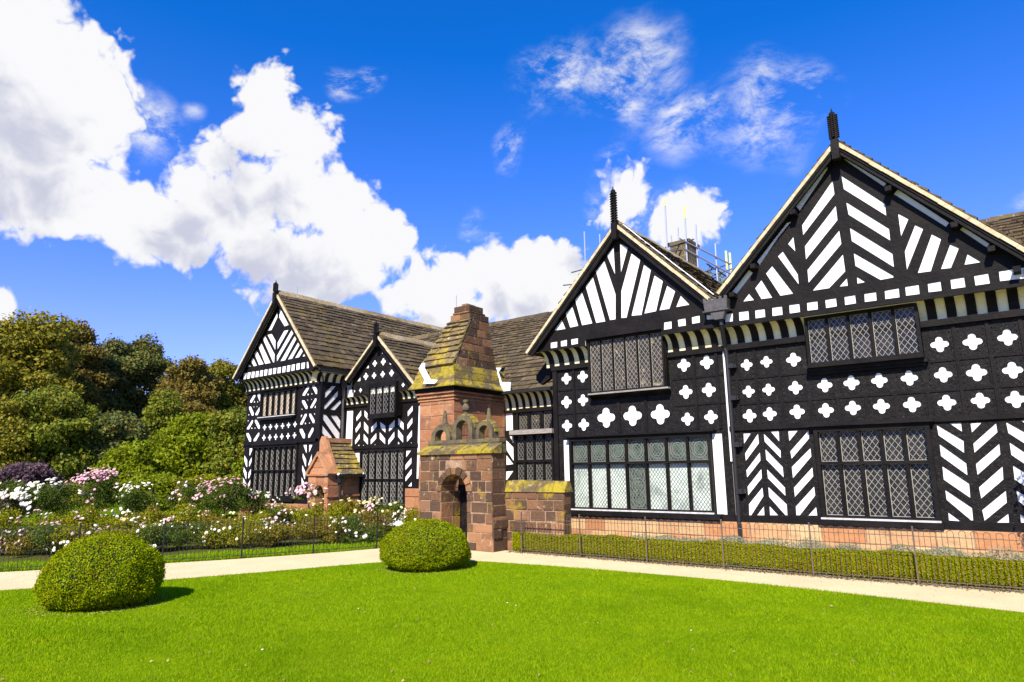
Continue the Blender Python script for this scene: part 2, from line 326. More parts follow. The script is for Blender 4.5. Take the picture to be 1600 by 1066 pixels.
def ring(mb, F, cu, cv, r, w, n, k=20):
    vs = []
    for j in range(k):
        a = 2*math.pi*j/k
        for rr in (r-w/2, r+w/2): vs.append(fr(F, cu+rr*math.cos(a), cv+rr*math.sin(a)*1.15, n))
    mb.add(vs, [(2*j, 2*j+1, (2*j+3) % (2*k), (2*j+2) % (2*k)) for j in range(k)])
def window(parent, F, r, cols, rows=(), glass='glass', glass2=None, proud=.05, deep=.10, mull=.05, fw=.06, du=.085, cw=.0085, lead='lead', motif=False, special=None, sill=None, head=None, sillmat='timber'):
    u0, u1, v0, v1 = r
    f = MB()
    box(f, F, u0-fw, u0, v0-fw, v1+fw, -deep, proud); box(f, F, u1, u1+fw, v0-fw, v1+fw, -deep, proud)
    box(f, F, u0, u1, v1, v1+fw, -deep, proud-.003); box(f, F, u0, u1, v0-fw, v0, -deep, proud-.003)
    cwid = (u1-u0-mull*(cols-1))/cols
    for i in range(1, cols):
        c = u0+i*(cwid+mull); prism(f, F, [(c-mull, v0), (c, v0), (c, v1), (c-mull, v1)], -deep+.01, proud-.03)
        box(f, F, c-mull*.68, c-mull*.32, v0, v1, proud-.03, proud-.008)
    vr = [v0]+[v0+(v1-v0)*t for t in rows]+[v1]
    for t in vr[1:-1]: box(f, F, u0, u1, t-mull/2, t+mull/2, -deep+.01, proud-.012)
    fo = f.build('window', M['timber'], parent)
    g = MB(); g2 = MB(); g3 = MB(); ld = MB()
    for i in range(cols):
        a = u0+i*(cwid+mull); b = a+cwid
        for j in range(len(vr)-1):
            lo = vr[j]+(mull/2 if j else 0); hi = vr[j+1]-(mull/2 if j < len(vr)-2 else 0)
            tgt = g2 if (glass2 and j == len(vr)-2) else g3 if (special and (i, j) in special) else g
            jx = random.uniform(-.004, .004); jz = random.uniform(-.004, .004)   # old glass never lies quite flat
            tgt.add([fr(F, a, lo, -.045+jx), fr(F, b, lo, -.045-jx+jz), fr(F, b, hi, -.045-jz), fr(F, a, hi, -.045)], [(0, 1, 2, 3)])
            leading(ld, F, a, b, lo, hi, -.038, du=du, dv=du*1.36, w=cw)
            e = cw*1.3
            for (x0, x1, z0, z1) in ((a, a+e, lo, hi), (b-e, b, lo, hi), (a+e, b-e, lo, lo+e), (a+e, b-e, hi-e, hi)): box(ld, F, x0, x1, z0, z1, -.038, -.031)
            if motif:
                cu = (a+b)/2; cv = (lo+hi)/2
                if j == len(vr)-2:
                    for rr in (.4, .28): ring(ld, F, cu, cv, (b-a)*rr, cw*1.5, -.03)
                elif special and (i, j) in special:
                    for q_ in (-.28, 0, .26): ring(ld, F, cu, cv+(hi-lo)*q_, (b-a)*.36, cw*1.6, -.03); ring(ld, F, cu, cv+(hi-lo)*q_, (b-a)*.2, cw*1.4, -.03)
                if False: ring(ld, F, cu, cv-(hi-lo)*.28, (b-a)*.36, cw*1.4, -.03); ring(ld, F, cu, cv+(hi-lo)*.26, (b-a)*.36, cw*1.4, -.03)
    g.build('glass', M[glass], fo)
    if g2.v: g2.build('glass', M[glass2 or 'glass'], fo)
    if g3.v: g3.build('glass', M[glass2 or 'glass'], fo)
    ld.build('leading', M[lead], fo)
    if sill:
        s = MB(); (su0, su1, dz0, dz1, n1) = sill
        box(s, F, u0-su0, u1+su1, v0-fw-dz1, v0-fw-dz0, -.04, n1); s.build('sill', M[sillmat], fo)
        if n1 > .15 and sillmat == 'timber': s = MB(); box(s, F, u0-fw, u1+fw, v0-fw-dz0, v0-fw-dz0+.03, proud, n1-.03); s.build('sill_highlight', M['verge2'], fo)  # pale strip that paints in the whitish highlight on top of the sill
    if head:
        s = MB(); (su0, su1, h, n1) = head
        box(s, F, u0-su0, u1+su1, v1+fw, v1+fw+h, -.04, n1*.6); box(s, F, u0-su0-.03, u1+su1+.03, v1+fw+h, v1+fw+h+.035, -.04, n1); s.build('head_moulding', M['timber'], fo)
    return fo

# ------------------------------------------------------------------ roofs
def slates(mb, a0, a1, b0, b1, course=.2, wid=.28, th=.03, lift=.02, jit=.012):
    """overlapping stone slates on the slope eave line a0-a1, ridge line b0-b1"""
    a0, a1, b0, b1 = map(Vector, (a0, a1, b0, b1))
    nrm = (a1-a0).cross(b0-a0).normalized()
    if nrm.z < 0: nrm = -nrm
    L = ((b0-a0).length+(b1-a1).length)/2; n = max(3, int(L/course)); pos = 0.
    # courses diminish towards the ridge
    hs = [1.35-.7*i/n for i in range(n)]; tot = sum(hs); hs = [h/tot for h in hs]
    for i in range(n):
        t0 = pos; t1 = min(1, pos+hs[i]*1.35); pos += hs[i]
        p0 = a0.lerp(b0, t0); p1 = a1.lerp(b1, t0); q0 = a0.lerp(b0, t1); q1 = a1.lerp(b1, t1)
        wl = (p1-p0).length; k = max(1, int(wl/wid)); cuts = [0]+sorted((j+random.uniform(-.25, .25)+(.5 if i % 2 else 0))/k for j in range(1, k))+[1]
        cuts = [min(max(c, 0), 1) for c in cuts]
        dn = (a0-b0).normalized()
        for j in range(len(cuts)-1):
            s0, s1 = cuts[j], cuts[j+1]
            if s1-s0 < .002: continue
            gp = .006/wl; jl = random.uniform(-jit, jit); dl = random.uniform(0, .03)
            A = p0.lerp(p1, s0+gp)+dn*dl; B = p0.lerp(p1, s1-gp)+dn*dl; C = q0.lerp(q1, s1-gp); D = q0.lerp(q1, s0+gp)
            up0 = nrm*(th+lift+jl); up1 = nrm*(.004+jl*.4); ba = nrm*(lift*.5+jl)
            mb.add([A+up0, B+up0, C+up1, D+up1, A+ba, B+ba, C-nrm*.01, D-nrm*.01], [(0, 1, 2, 3), (0, 4, 5, 1), (1, 5, 6, 2), (3, 2, 6, 7), (0, 3, 7, 4), (4, 7, 6, 5)])
def base_slab(mb, a0, a1, b0, b1, t=.06):
    a0, a1, b0, b1 = map(Vector, (a0, a1, b0, b1)); n = (a1-a0).cross(b0-a0).normalized()
    if n.z < 0: n = -n
    vs = [a0, a1, b1, b0]; mb.add([v-n*.012 for v in vs]+[v-n*t for v in vs], [(0, 1, 2, 3), (7, 6, 5, 4), (0, 4, 5, 1), (1, 5, 6, 2), (2, 6, 7, 3), (3, 7, 4, 0)])
def ridge(mb, a, b, n=None):
    a, b = Vector(a), Vector(b); L = (b-a).length; n = n or max(2, int(L/.45)); d = (b-a).normalized(); s = d.cross(Vector((0, 0, 1)))
    for i in range(n):
        p = a.lerp(b, i/n)+d*.006; q = a.lerp(b, (i+1)/n)-d*.006; dz = random.uniform(-.012, .014)
        for v in (p, q): v.z += dz
        w = .15; mb.add([p+s*w-Vector((0, 0, .13)), p+Vector((0, 0, .06)), p-s*w-Vector((0, 0, .13)), q+s*w-Vector((0, 0, .13)), q+Vector((0, 0, .06)), q-s*w-Vector((0, 0, .13)),
                         p+s*w*.9-Vector((0, 0, .18)), p-s*w*.9-Vector((0, 0, .18)), q+s*w*.9-Vector((0, 0, .18)), q-s*w*.9-Vector((0, 0, .18))],
                        [(0, 1, 4, 3), (1, 2, 5, 4), (0, 6, 7, 2, 1), (3, 4, 5, 9, 8), (0, 3, 8, 6), (2, 7, 9, 5)])
def gable_roof(house, ax, az, lx, lz, rx, rz, Yv, Yb, Ybr=None, finial_top=None, board=.17, slate='slate'):
    """verge at Yv running back to Yb; apex (ax,az), eaves (lx,lz),(rx,rz)"""
    s = MB(); b = MB(); Ybr = Ybr or Yb
    slates(s, (lx, Yv, lz), (lx, Yb, lz), (ax, Yv, az), (ax, Yb, az)); slates(s, (rx, Yv, rz), (rx, Ybr, rz), (ax, Yv, az), (ax, Yb, az))
    base_slab(s, (lx, Yv, lz), (lx, Yb, lz), (ax, Yv, az), (ax, Yb, az)); base_slab(s, (rx, Yv, rz), (rx, Ybr, rz), (ax, Yv, az), (ax, Yb, az))
    ro = s.build('roof', M[slate], house); s = MB(); ridge(s, (ax, Yv+.03, az+.03), (ax, Yb, az+.03)); s.build('ridge_tiles', M['ridge'], ro)
    F = south(Yv); v = MB(); bb = MB()
    for (ex, ez) in ((lx, lz), (rx, rz)):
        d = Vector((ex-ax, ez-az)); L = d.length; d /= L; nn = Vector((d.y, -d.x)) if d.x < 0 else Vector((-d.y, d.x))
        if nn.y > 0: nn = -nn
        def P(t, o): return (ax+d.x*t+nn.x*o, az+d.y*t+nn.y*o)
        k = 14
        for i in range(k):   # pale verge, in slightly uneven lengths
            t0 = L*i/k; t1 = L*(i+1)/k; j = random.uniform(-.004, .006)
            o0 = .012; m0 = max(t0, .06)
            prism(v, F, [P(m0, o0), P(t1-.004, o0), P(t1-.004, .075+j), P(m0+(.0 if i else .04), .075+j)], -.2, .05)
        prism(bb, F, [P(.1, .078), P(L, .078), P(L-.03, .078+board), P(.1+board*.9, .078+board)], -.06, .0)
        prism(bb, F, [P(.1, .088), P(L, .088), P(L, .088+board*.3), P(.16, .088+board*.3)], .0, .02)
    v.build('verge', M['verge'], ro); bb.build('bargeboard', M['timber'], house)
    if finial_top:
        f = MB(); zt = finial_top; zb = az-.42; h = zt-zb
        box(f, F, ax-.065, ax+.065, zb, az-.03, .0, .13)
        k = 12; z0 = az-.03; 
        box(f, F, ax-.045, ax+.045, z0, zt-.08, .02, .11)
        for i in range(k):
            zz = z0+.05+(zt-.13-z0)*i/k
            for (cx, cn) in ((-.062, .065), (.062, .065), (0, .0), (0, .128)):
                c = fr(F, ax+cx, zz, cn); lathe(f, c-Vector((0, 0, .02)), [(.01, 0), (.036, .014), (.03, .036), (.006, .052)], 6)
        lathe(f, fr(F, ax, zt-.08, .065), [(.05, 0), (.055, .02), (.02, .05), (.008, .12)], 8)
        f.build('finial', M['timber'], house)
    return ro
def cove(house, F, u0, u1, vb, vt, proj, pitch=.3, duty=.5, skip=(), off=0., ends=True):
    """curved cream soffit with black ribs, from the wall (n=0, v=vb) out to the jetty (n=proj, v=vt)"""
    m = MB(); rb = MB(); K = 7
    prof = [(proj*(1-math.cos(a)), (vt-vb)*math.sin(a)) for a in [i/K*math.pi/2 for i in range(K+1)]]
    def strip(mb, a, b, lift):
        vs = []
        for n, h in prof:
            vs += [fr(F, a, vb+h-lift*.6, n+lift), fr(F, b, vb+h-lift*.6, n+lift)]
        fs = [(2*i, 2*i+1, 2*i+3, 2*i+2) for i in range(K)]; mb.add(vs, fs)
        if lift:
            for s_, e in ((0, a), (1, b)):
                q = [fr(F, e, vb+h, n) for n, h in prof]; o = [fr(F, e, vb+h-lift*.6, n+lift) for n, h in prof]
                fs2 = [(i, i+1, K+1+i+1, K+1+i) for i in range(K)]
                mb.add(q+o, fs2)
    segs = [(u0, u1)]
    for (a, b) in skip: segs = [s for (x, y) in segs for s in ((x, min(y, a)), (max(x, b), y)) if s[1]-s[0] > .02]
    for (a, b) in segs:
        m = MB(); rb = MB(); strip(m, a, b, 0)
        u = a+off
        while u < b:
            strip(rb, u, min(u+pitch*duty, b), .018); u += pitch
        nf = len(m.f); m.add(rb.v, rb.f); c = m.build('cove', M['cream'], house); c.data.materials.append(M['timber']); c.data.polygons.foreach_set('material_index', [0]*nf+[1]*(len(m.f)-nf))
def strip_beam(mb, F, u0, u1, v0, v1, n0, n1): box(mb, F, u0, u1, v0, v1, n0, n1)

# ------------------------------------------------------------------ stone walls
def block(mb, F, u0, u1, v0, v1, n, ch=.012, j=.006):
    c = ch; jj = random.uniform(-j, j)
    vs = [fr(F, u0, v0, n-.03), fr(F, u1, v0, n-.03), fr(F, u1, v1, n-.03), fr(F, u0, v1, n-.03),
          fr(F, u0+c*.3, v0+c*.3, n+jj-c*.4), fr(F, u1-c*.3, v0+c*.3, n+jj-c*.4), fr(F, u1-c*.3, v1-c*.3, n+jj-c*.4), fr(F, u0+c*.3, v1-c*.3, n+jj-c*.4),
          fr(F, u0+c, v0+c, n+jj), fr(F, u1-c, v0+c, n+jj), fr(F, u1-c, v1-c, n+jj), fr(F, u0+c, v1-c, n+jj)]
    fs = [(8, 9, 10, 11)]
    for a in (0, 4): fs += [(a+i, a+(i+1) % 4, a+4+(i+1) % 4, a+4+i) for i in range(4)]
    mb.add(vs, fs)
def ashlar(mb, F, u0, u1, v0, v1, n=.012, ch=.2, w=(.25, .5), gap=.012, test=None, j=.006, left=None, right=None):
    v = v0; row = 0
    while v < v1-.03:
        h = ch*random.uniform(.85, 1.15)
        if v1-v-h < ch*.45: h = v1-v
        a = u0 if left is None else left(v+h/2); b = u1 if right is None else right(v+h/2); u = a
        while u < b-.02:
            ww = random.uniform(*w)
            if b-u-ww < w[0]*.6: ww = b-u
            x0, x1 = u+gap/2, u+ww-gap/2; z0, z1 = v+gap/2, v+h-gap/2
            segs = [(x0, x1)]
            if test: segs = test(x0, x1, z0, z1)
            for (p, q) in segs:
                if q-p > .03: block(mb, F, p, q, z0, z1, n, j=j)
            u += ww
        v += h; row += 1

# ================================================================== THE HOUSE
house = empty('manor_house', (-9, 13.6, 0))
tag(house, 'long black and white timber framed manor house with steep stone slate gables', 'house')
YW, YJ, YV = 13.6, 13.32, 13.1          # right range: wall, jetty, verge planes
SW, SJ = south(YW), south(YJ)
# ---- gables G3 (large right) and G2
def pt(x, y, Y): p = onY(x, y, Y); return (p.x, p.z)
A3 = pt(1305, 219, YV); L3 = pt(1120, 458, YV); R3 = pt(1600, 386, YV); s = (A3[1]-L3[1])/(A3[0]-L3[0])
R3x = A3[0]+2.68; R3z = A3[1]-(A3[1]-R3[1])/(R3[0]-A3[0])*2.68
A2 = pt(962, 348, YV+.07); L2 = pt(822, 551, YV+.07); R2 = pt(1117, 468, YV+.07)
fin3 = onY(1294, 175, YV-.05).z; fin2 = onY(961, 293, YV).z
gable_roof(house, A3[0], A3[1], L3[0], L3[1], R3x, R3z, YV, 17.5, finial_top=fin3, board=.10)
gable_roof(house, A2[0], A2[1], L2[0], L2[1], R2[0], R2[1]-.02, YV+.07, 19.0, finial_top=fin2, board=.13)
# main range behind the two gables
rb_ = MB(); slates(rb_, (A3[0]+.2, 14.2, 4.7), (7, 14.2, 4.7), (A3[0]+.2, 16.9, 6.66), (7, 16.9, 6.66)); base_slab(rb_, (A3[0]+.2, 14.2, 4.7), (7, 14.2, 4.7), (A3[0]+.2, 16.9, 6.66), (7, 16.9, 6.66))
base_slab(rb_, (A3[0]+.2, 19.6, 4.7), (7, 19.6, 4.7), (A3[0]+.2, 16.9, 6.66), (7, 16.9, 6.66)); slates(rb_, (R3x+.02, 13.12, 4.62), (7, 13.12, 4.62), (R3x+.02, 16.6, 6.5), (7, 16.6, 6.5)); base_slab(rb_, (R3x+.02, 13.12, 4.62), (7, 13.12, 4.62), (R3x+.02, 16.6, 6.5), (7, 16.6, 6.5)); ridge(rb_, (A3[0]+.2, 16.9, 6.69), (7, 16.9, 6.69)); rb_.build('roof', M['slate'], house)

# ---- G3 tympanum
h3 = polys('Z7', '''122,922 150,885 174,915; 178,860 207,822 258,904 207,910; 228,792 257,757 355,885 295,895; 283,712 306,690 375,795 380,843; 330,655 355,622 364,690;
395,568 536,362 545,425 400,615; 408,665 551,478 559,545 413,727; 420,775 567,592 577,655 425,835; 443,872 584,703 595,782 520,860; 567,853 602,813 607,849;
577,340 778,470 785,525 588,402; 599,462 797,585 803,640 610,520; 616,580 813,700 820,763 625,642; 634,697 818,803 816,811 758,822 642,757; 649,808 689,832 651,839;
839,515 887,540 853,620; 918,568 955,585 880,775 870,690; 995,610 1038,632 990,782 930,790; 1080,658 1120,675 1083,767 1037,772; 1160,702 1224,740 1146,752;
38,982 75,975 75,1013 40,1018; 103,970 147,965 150,1005 105,1011; 178,962 222,956 225,993 180,1000; 257,950 302,944 305,983 258,989; 336,938 382,932 386,970 338,977;
418,927 466,920 468,958 420,964; 502,914 552,906 556,944 506,952; 591,900 640,892 645,930 594,938; 683,886 737,878 740,917 685,924; 777,872 842,860 846,902 780,911;
872,854 934,844 939,887 876,895; 976,839 1035,829 1041,872 980,879; 1081,820 1144,810 1151,855 1086,864; 1190,803 1255,792 1264,838 1197,848; 1305,782 1421,765 1421,815 1310,828;
66,884 150,775 168,790 90,890; 186,738 325,558 345,552 286,625 200,752; 366,480 510,297 514,310 385,502; 582,262 600,266 785,376 772,390; 818,425 838,404 1075,558 1060,577; 1124,590 1138,577 1262,655 1248,672''', sy, YJ)
zb = (sy('Z7', 10, 1052, YJ)[1]+sy('Z7', 1421, 845, YJ)[1])/2
xl = pt(1126, 500, YJ)[0]; xr = A3[0]+(A3[0]-xl)
sl3 = (A3[1]-L3[1])/(A3[0]-L3[0]); sr3 = (A3[1]-R3z)/(R3x-A3[0])
ax, az = A3[0], A3[1]-.09
out3 = [(xl, zb), (xr+.2, zb), (xr+.2, az-sr3*(xr+.2-ax)), (ax, az), (xl, az-sl3*(ax-xl))]
def ins(h, outer): return all(inside(p, outer) for p in h)
def clear_of(hs, rects, e=.05):
    res = []
    for q in hs:
        if any(any(r[0]-e < p[0] < r[1]+e and r[2]-e < p[1] < r[3]+e for p in q) for r in rects): continue
        res.append(q)
    return res
def clip(hs, outer, e=.035):
    outer = ccw(outer); res = []
    for h in hs:
        q = ccw(list(h))
        for i in range(len(outer)):
            ax_, ay = outer[i]; bx, by = outer[(i+1) % len(outer)]; L_ = math.hypot(bx-ax_, by-ay)
            if L_ < 1e-6: continue
            nx, ny = -(by-ay)/L_, (bx-ax_)/L_; dd = lambda p: (p[0]-ax_)*nx+(p[1]-ay)*ny-e
            o = []
            for j in range(len(q)):
                a, b = q[j], q[(j+1) % len(q)]; da, db = dd(a), dd(b)
                if da >= 0: o.append(a)
                if (da >= 0) != (db >= 0): t = da/(da-db); o.append((a[0]+(b[0]-a[0])*t, a[1]+(b[1]-a[1])*t))
            q = o
            if len(q) < 3: break
        if len(q) >= 3 and abs(sum(q[i][0]*q[(i+1) % len(q)][1]-q[(i+1) % len(q)][0]*q[i][1] for i in range(len(q))))/2 > .0006: res.append(q)
    return res
h3 = clip(h3, out3, .02)
m = MB(); plate(m, SJ, out3, h3, .014); 
# raised principal timbers, purlin ends
for a, b, w_ in (((548, 300), (607, 850), .0), ):
    pass
m.build('timber_frame', M['timber'], house)
m = MB(); prism(m, south(YJ+.03), [(p[0]*.999+.001*ax, p[1]) for p in out3], -.12, .032); m.build('plaster_wall', M['plaster'], house)
m = MB()
for (x, y) in ((352, 508), (168, 758), (793, 400), (1098, 567), (1270, 678), (1388, 772), (70, 890)):
    c = sy('Z7', x, y, YJ-.2); m = MB(); box(m, SJ, c[0]-.05, c[0]+.05, c[1]-.045, c[1]+.045, .0, .24); m.build('purlin_end', M['timber'], house)
# ---- G2 tympanum
h2 = polys('Z5', '''587,470 628,418 637,590; 518,568 570,503 640,710 640,865 605,870; 455,660 500,603 577,878 520,887; 390,745 433,697 497,890 433,902; 332,830 373,785 410,905 360,916; 262,935 308,868 332,924;
667,397 715,425 673,580; 675,690 738,458 793,497 708,855 675,857; 815,528 858,560 800,838 738,843; 880,593 932,628 890,815 817,830; 958,657 1008,690 972,800 910,810; 1042,718 1097,775 1013,790;
240,1008 280,1001 280,1038 240,1045; 302,998 340,990 340,1028 303,1033; 365,987 408,980 408,1015 368,1023; 940,883 985,876 986,922 938,930; 1023,867 1070,858 1074,903 1028,910; 1110,851 1158,840 1160,885 1112,893; 1200,840 1242,835 1245,864 1202,868''', sy, YJ)
zb2 = (sy('Z5', 180, 1075, YJ)[1]+sy('Z5', 1300, 900, YJ)[1])/2
ax2, az2 = A2[0], A2[1]-.09; sl2 = (A2[1]-L2[1])/(A2[0]-L2[0]); sr2 = (A2[1]-R2[1])/(R2[0]-A2[0])
xl2 = sy('Z5', 110, 1060, YJ)[0]; xr2 = xl-.004
out2 = [(xl2, zb2), (xr2, zb2), (xr2, max(zb2+.42, az2-sr2*(xr2-ax2))), (ax2, az2), (xl2, max(zb2+.1, az2-sl2*(ax2-xl2)))]
h2 = clip(h2, out2)
uw2 = rect_from('PX', [(919, 535), (1029, 520), (1042, 602), (926, 612)], sy, 13.42)
na, nb_, nt_ = uw2[0]-.06, uw2[1]+.06, uw2[3]+.07
out2 = [out2[0], (na, zb2), (na, nt_), (nb_, nt_), (nb_, zb2)]+out2[1:]
h2 = clear_of(h2, ((na, nb_, zb2-.1, nt_),), .01)
m = MB(); plate(m, SJ, out2, h2, .014); m.build('timber_frame', M['timber'], house)
m = MB(); plate(m, south(YJ+.03), out2, [], .032); m.build('plaster_wall', M['plaster'], house)

# ---- wall below, G3
RIGHT = 3.6
xd = pt(1143, 700, YW)[0]
zs = .5*(pt(1154, 815, YW)[1]+pt(1475, 826, YW)[1])       # underside of the sill beam
zc3 = pt(1180, 536, YW)[1]
hw = polys('C4', '''203,180 260,178 207,260; 313,180 320,255 220,390 215,330; 327,322 332,385 230,515 224,458; 338,448 342,518 238,650 233,583; 346,588 354,655 262,800 246,800 244,715; 357,732 362,800 305,800;
408,165 470,163 474,243; 356,180 484,308 486,368 363,243; 368,297 500,433 508,515 375,378; 380,448 517,588 521,655 388,520; 390,582 530,715 536,800 520,800 396,660; 400,728 468,800 404,800;
542,162 615,158 549,240; 695,158 700,218 567,373 557,315; 710,290 717,355 577,520 568,433; 724,435 731,505 592,662 584,590; 738,580 746,650 630,800 603,800 598,733; 753,735 762,802 692,802''', sy, YW)
_c45 = polys('C3', '''372,185 452,182 460,243; 283,195 470,305 474,390 296,268; 303,328 488,460 497,545 313,412; 322,480 508,602 517,702 332,575; 342,645 528,770 537,858 522,858 352,715; 363,800 450,864 368,858;
517,183 597,178 527,248; 695,183 705,245 545,388 537,323; 717,325 725,400 566,542 555,465; 740,482 746,573 592,705 576,627; 763,650 770,733 615,860 598,785; 780,810 786,873 697,873;''', sy, YW)
_per = sy('C3', 765, 180, YW)[0]-sy('C3', 283, 195, YW)[0]
for _k in range(4): hw += [[(u+_per*_k, v) for u, v in q] for q in _c45]
q3 = '''125,240,25;207,227,25;320,218,30;133,351,26;216,343,26;328,335,29;137,452,29;221,444,29;335,435,31;450,325,30;561,315,31;677,305,31;802,295,32;455,429,31;567,419,31;686,412,32;813,405,33;928,155,33;1065,144,35;1211,126,35;943,281,33;1082,272,37;1232,262,36;958,397,34;1098,388,34;1245,383,37'''
hq = quatres('Z8', q3, YW)
for (x, y, h) in ((1211, 126, 35), (1232, 262, 36), (1245, 383, 37)):
    c = sy('Z8', x, y, YW); 
    for k in (1, 2, 3, 4): hq.append(quatre(c[0]+.42*k, c[1]+.01*k, .115))
lw3 = rect_from('PX', [(1280, 676), (1450, 668), (1459.6, 808), (1290.7, 806)], sy, YW)
uw3 = rect_from('PX', [(1262, 500), (1431, 480), (1435, 551), (1267, 568)], sy, 13.47)
out = [(xd, zs), (RIGHT, zs), (RIGHT, zc3+.02), (xd, zc3+.02)]
lo = [(lw3[0]-.02, lw3[2]-.02), (lw3[1]+.02, lw3[2]-.02), (lw3[1]+.02, lw3[3]+.02), (lw3[0]-.02, lw3[3]+.02)]
hw = [h for h in hw+hq if ins(h, out)]
m = MB(); plate(m, SW, out, hw+[lo], .013)
m.build('timber_frame', M['carved'], house)
m = MB(); plate(m, south(YW+.04), [(xd, 0.0), (RIGHT, 0.0), (RIGHT, 4.48), (xd, 4.48)], [[(lw3[0], lw3[2]), (lw3[1], lw3[2]), (lw3[1], lw3[3]), (lw3[0], lw3[3])]], .04); m.build('plaster_wall', M['plaster'], house)
# raised framing over the quatrefoil panels: rails, posts, pegs
zr1 = pt(1200, 667, YW)[1]; ztop = zc3-.02
rail = MB()
zA = sy('Z8', 125, 296, YW)[1]; zB = sy('Z8', 137, 402, YW)[1]; zC = sy('Z8', 137, 500, YW)[1]
def posts_between(xs, z0, z1, w=.06):
    for x in xs: box(rail, SW, x-w/2, x+w/2, z0, z1, .01, .034)
cols_ = sorted({round(sy('Z8', x, y, YW)[0], 2) for x, y in ((137, 452), (221, 444), (335, 435), (455, 429), (567, 419), (686, 412), (813, 405), (958, 397), (1098, 388), (1245, 383))})
mids = [(a+b)/2 for a, b in zip(cols_, cols_[1:])]; mids = [cols_[0]-.2]+mids+[cols_[-1]+.21+.42*k for k in range(5)]
zrow = [sy('Z8', 137, y, YW)[1] for y in (296, 402)]
zhi = sy('Z8', 125, 185, YW)[1]
posts_between([x for x in mids if x < RIGHT-.05], zC+.03, min(ztop, zrow[1]-.0), .05)
for x in mids:
    if (x < uw3[0]-.15 or x > uw3[1]+.12) and x < RIGHT-.05: box(rail, SW, x-.025, x+.025, zrow[1], ztop, .01, .034)
for zz, a, b in ((zrow[1], xd+.06, RIGHT), (zrow[0], xd+.06, uw3[0]-.15), (zrow[0], uw3[1]+.12, RIGHT)): box(rail, SW, a, b, zz-.02, zz+.02, .011, .03)
box(rail, SW, xd, RIGHT, zC-.06, zC+.03, .02, .06)
box(rail, SW, xd, RIGHT, zs, zs+.12, .02, .07)
box(rail, SW, xd-.03, RIGHT, zc3-.1, zc3+.01, .02, .09)
for x in mids:
    if x > RIGHT-.1: continue
    z = zC+.08
    while z < ztop-.05:
        if x < uw3[0]-.15 or x > uw3[1]+.12 or z < uw3[2]-.2:
            for dx in (-.04, .04): c = fr(SW, x+dx*1.5, z, .03); lathe(rail, c+Vector((0, -.002, -.005)), [(.008, 0), (.009, .005), (.004, .01)], 5)
        z += .1
rail.build('frame_rail', M['timber'], house)
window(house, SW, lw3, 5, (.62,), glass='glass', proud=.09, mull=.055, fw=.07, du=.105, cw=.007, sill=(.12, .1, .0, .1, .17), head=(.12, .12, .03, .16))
window(house, south(13.47), uw3, 5, (), glass='glass', proud=.05, mull=.055, fw=.05, du=.1, cw=.0065, sill=(.06, .06, .0, .05, .12))
m = MB(); u0, u1, v0, v1 = uw3
box(m, SW, u0-.1, u1+.1, v0-.17, v0-.1, 0, .15); box(m, SW, u0-.07, u1+.07, v0-.22, v0-.17, 0, .1); box(m, SW, u0-.05, u0, v0-.1, v1+.1, 0, .13); box(m, SW, u1, u1+.05, v0-.1, v1+.1, 0, .13); box(m, SW, u0, u1, v1+.05, max(zb+.02, v1+.08), .0, .2)
m.build('window_bracket', M['timber'], house)
zj3 = zb
cove(house, SW, pt(1122, 545, YW)[0]+.02, RIGHT, zc3, zj3, YW-YJ, pitch=.29, duty=.5, skip=[(uw3[0]-.05, uw3[1]+.05)], off=.12)
m = MB(); box(m, SJ, xl, RIGHT, zb-.004, zb+.05, .03, .07); m.build('jetty_beam', M['timber'], house)
# ---- wall below, G2
xc = pt(866, 620, YW)[0]; zc2 = zc3
h = polys('Z6', '258,492 292,493 320,838 290,838; 1034,462 1085,457 1130,880 1072,878', sy, YW)
hq2 = quatres('Z6', '284,172,31;368,161,32;284,294,33;370,284,32;287,417,32;374,411,33;491,375,53;628,365,54;772,357,54;895,101,36;1014,87,37;905,241,37;1025,230,38;914,382,35;1036,371,37', YW)
lw2 = rect_from('Z6', [(310, 495), (1012, 478), (1056, 862), (330, 840)], sy, YW-.04)
out = [(xc, zs), (xd-.01, zs), (xd-.01, zc3+.02), (xc, zc3+.02)]
lo = [(lw2[0]-.02, lw2[2]-.02), (lw2[1]+.02, lw2[2]-.02), (lw2[1]+.02, lw2[3]+.02), (lw2[0]-.02, lw2[3]+.02)]
for k, st in enumerate(h):  # the white strips beside the big window, as upright panels
    us = [p[0] for p in st]; a = (us[0]+us[3])/2 if k == 0 else (us[0]+us[3])/2; b = (us[1]+us[2])/2
    if k == 0: b = min(b, lo[0][0]-.07)
    else: a = max(a, lo[1][0]+.05)
    zz = [p[1] for p in st]; h[k] = [(a, max(zs+.05, min(zz[2:]))), (b, max(zs+.05, min(zz[2:]))), (b, max(zz)), (a, max(zz))]
holes = [q for q in h+hq2 if ins(q, out)]+[lo]
m = MB(); plate(m, SW, out, holes, .013); m.build('timber_frame', M['carved'], house)
m = MB(); plate(m, south(YW+.04), [(xc+.02, 0), (xd-.012, 0), (xd-.012, 5), (xc+.02, 5)], [[(lw2[0], lw2[2]), (lw2[1], lw2[2]), (lw2[1], lw2[3]), (lw2[0], lw2[3])]], .04); m.build('plaster_wall', M['plaster'], house)
rail = MB()
box(rail, SW, xc, xc+.12, zs, zc3-.1, .02, .06); box(rail, SW, xc-.03, xd, zc3-.1, zc3+.01, .02, .08); box(rail, SW, xc, xd, zs, zs+.1, .02, .075)
xm = [sy('Z6', x, 280, YW)[0] for x in (327, 960, 1080)]
for x in xm: box(rail, SW, x-.03, x+.03, sy('Z6', 300, 470, YW)[1], zc3-.1, .02, .045)
for x, y in ((560, 370), (700, 360)):
    c = sy('Z6', x, y, YW)[0]; box(rail, SW, c-.035, c+.035, lw2[3]+.14, uw2[2]-.2, .02, .04)
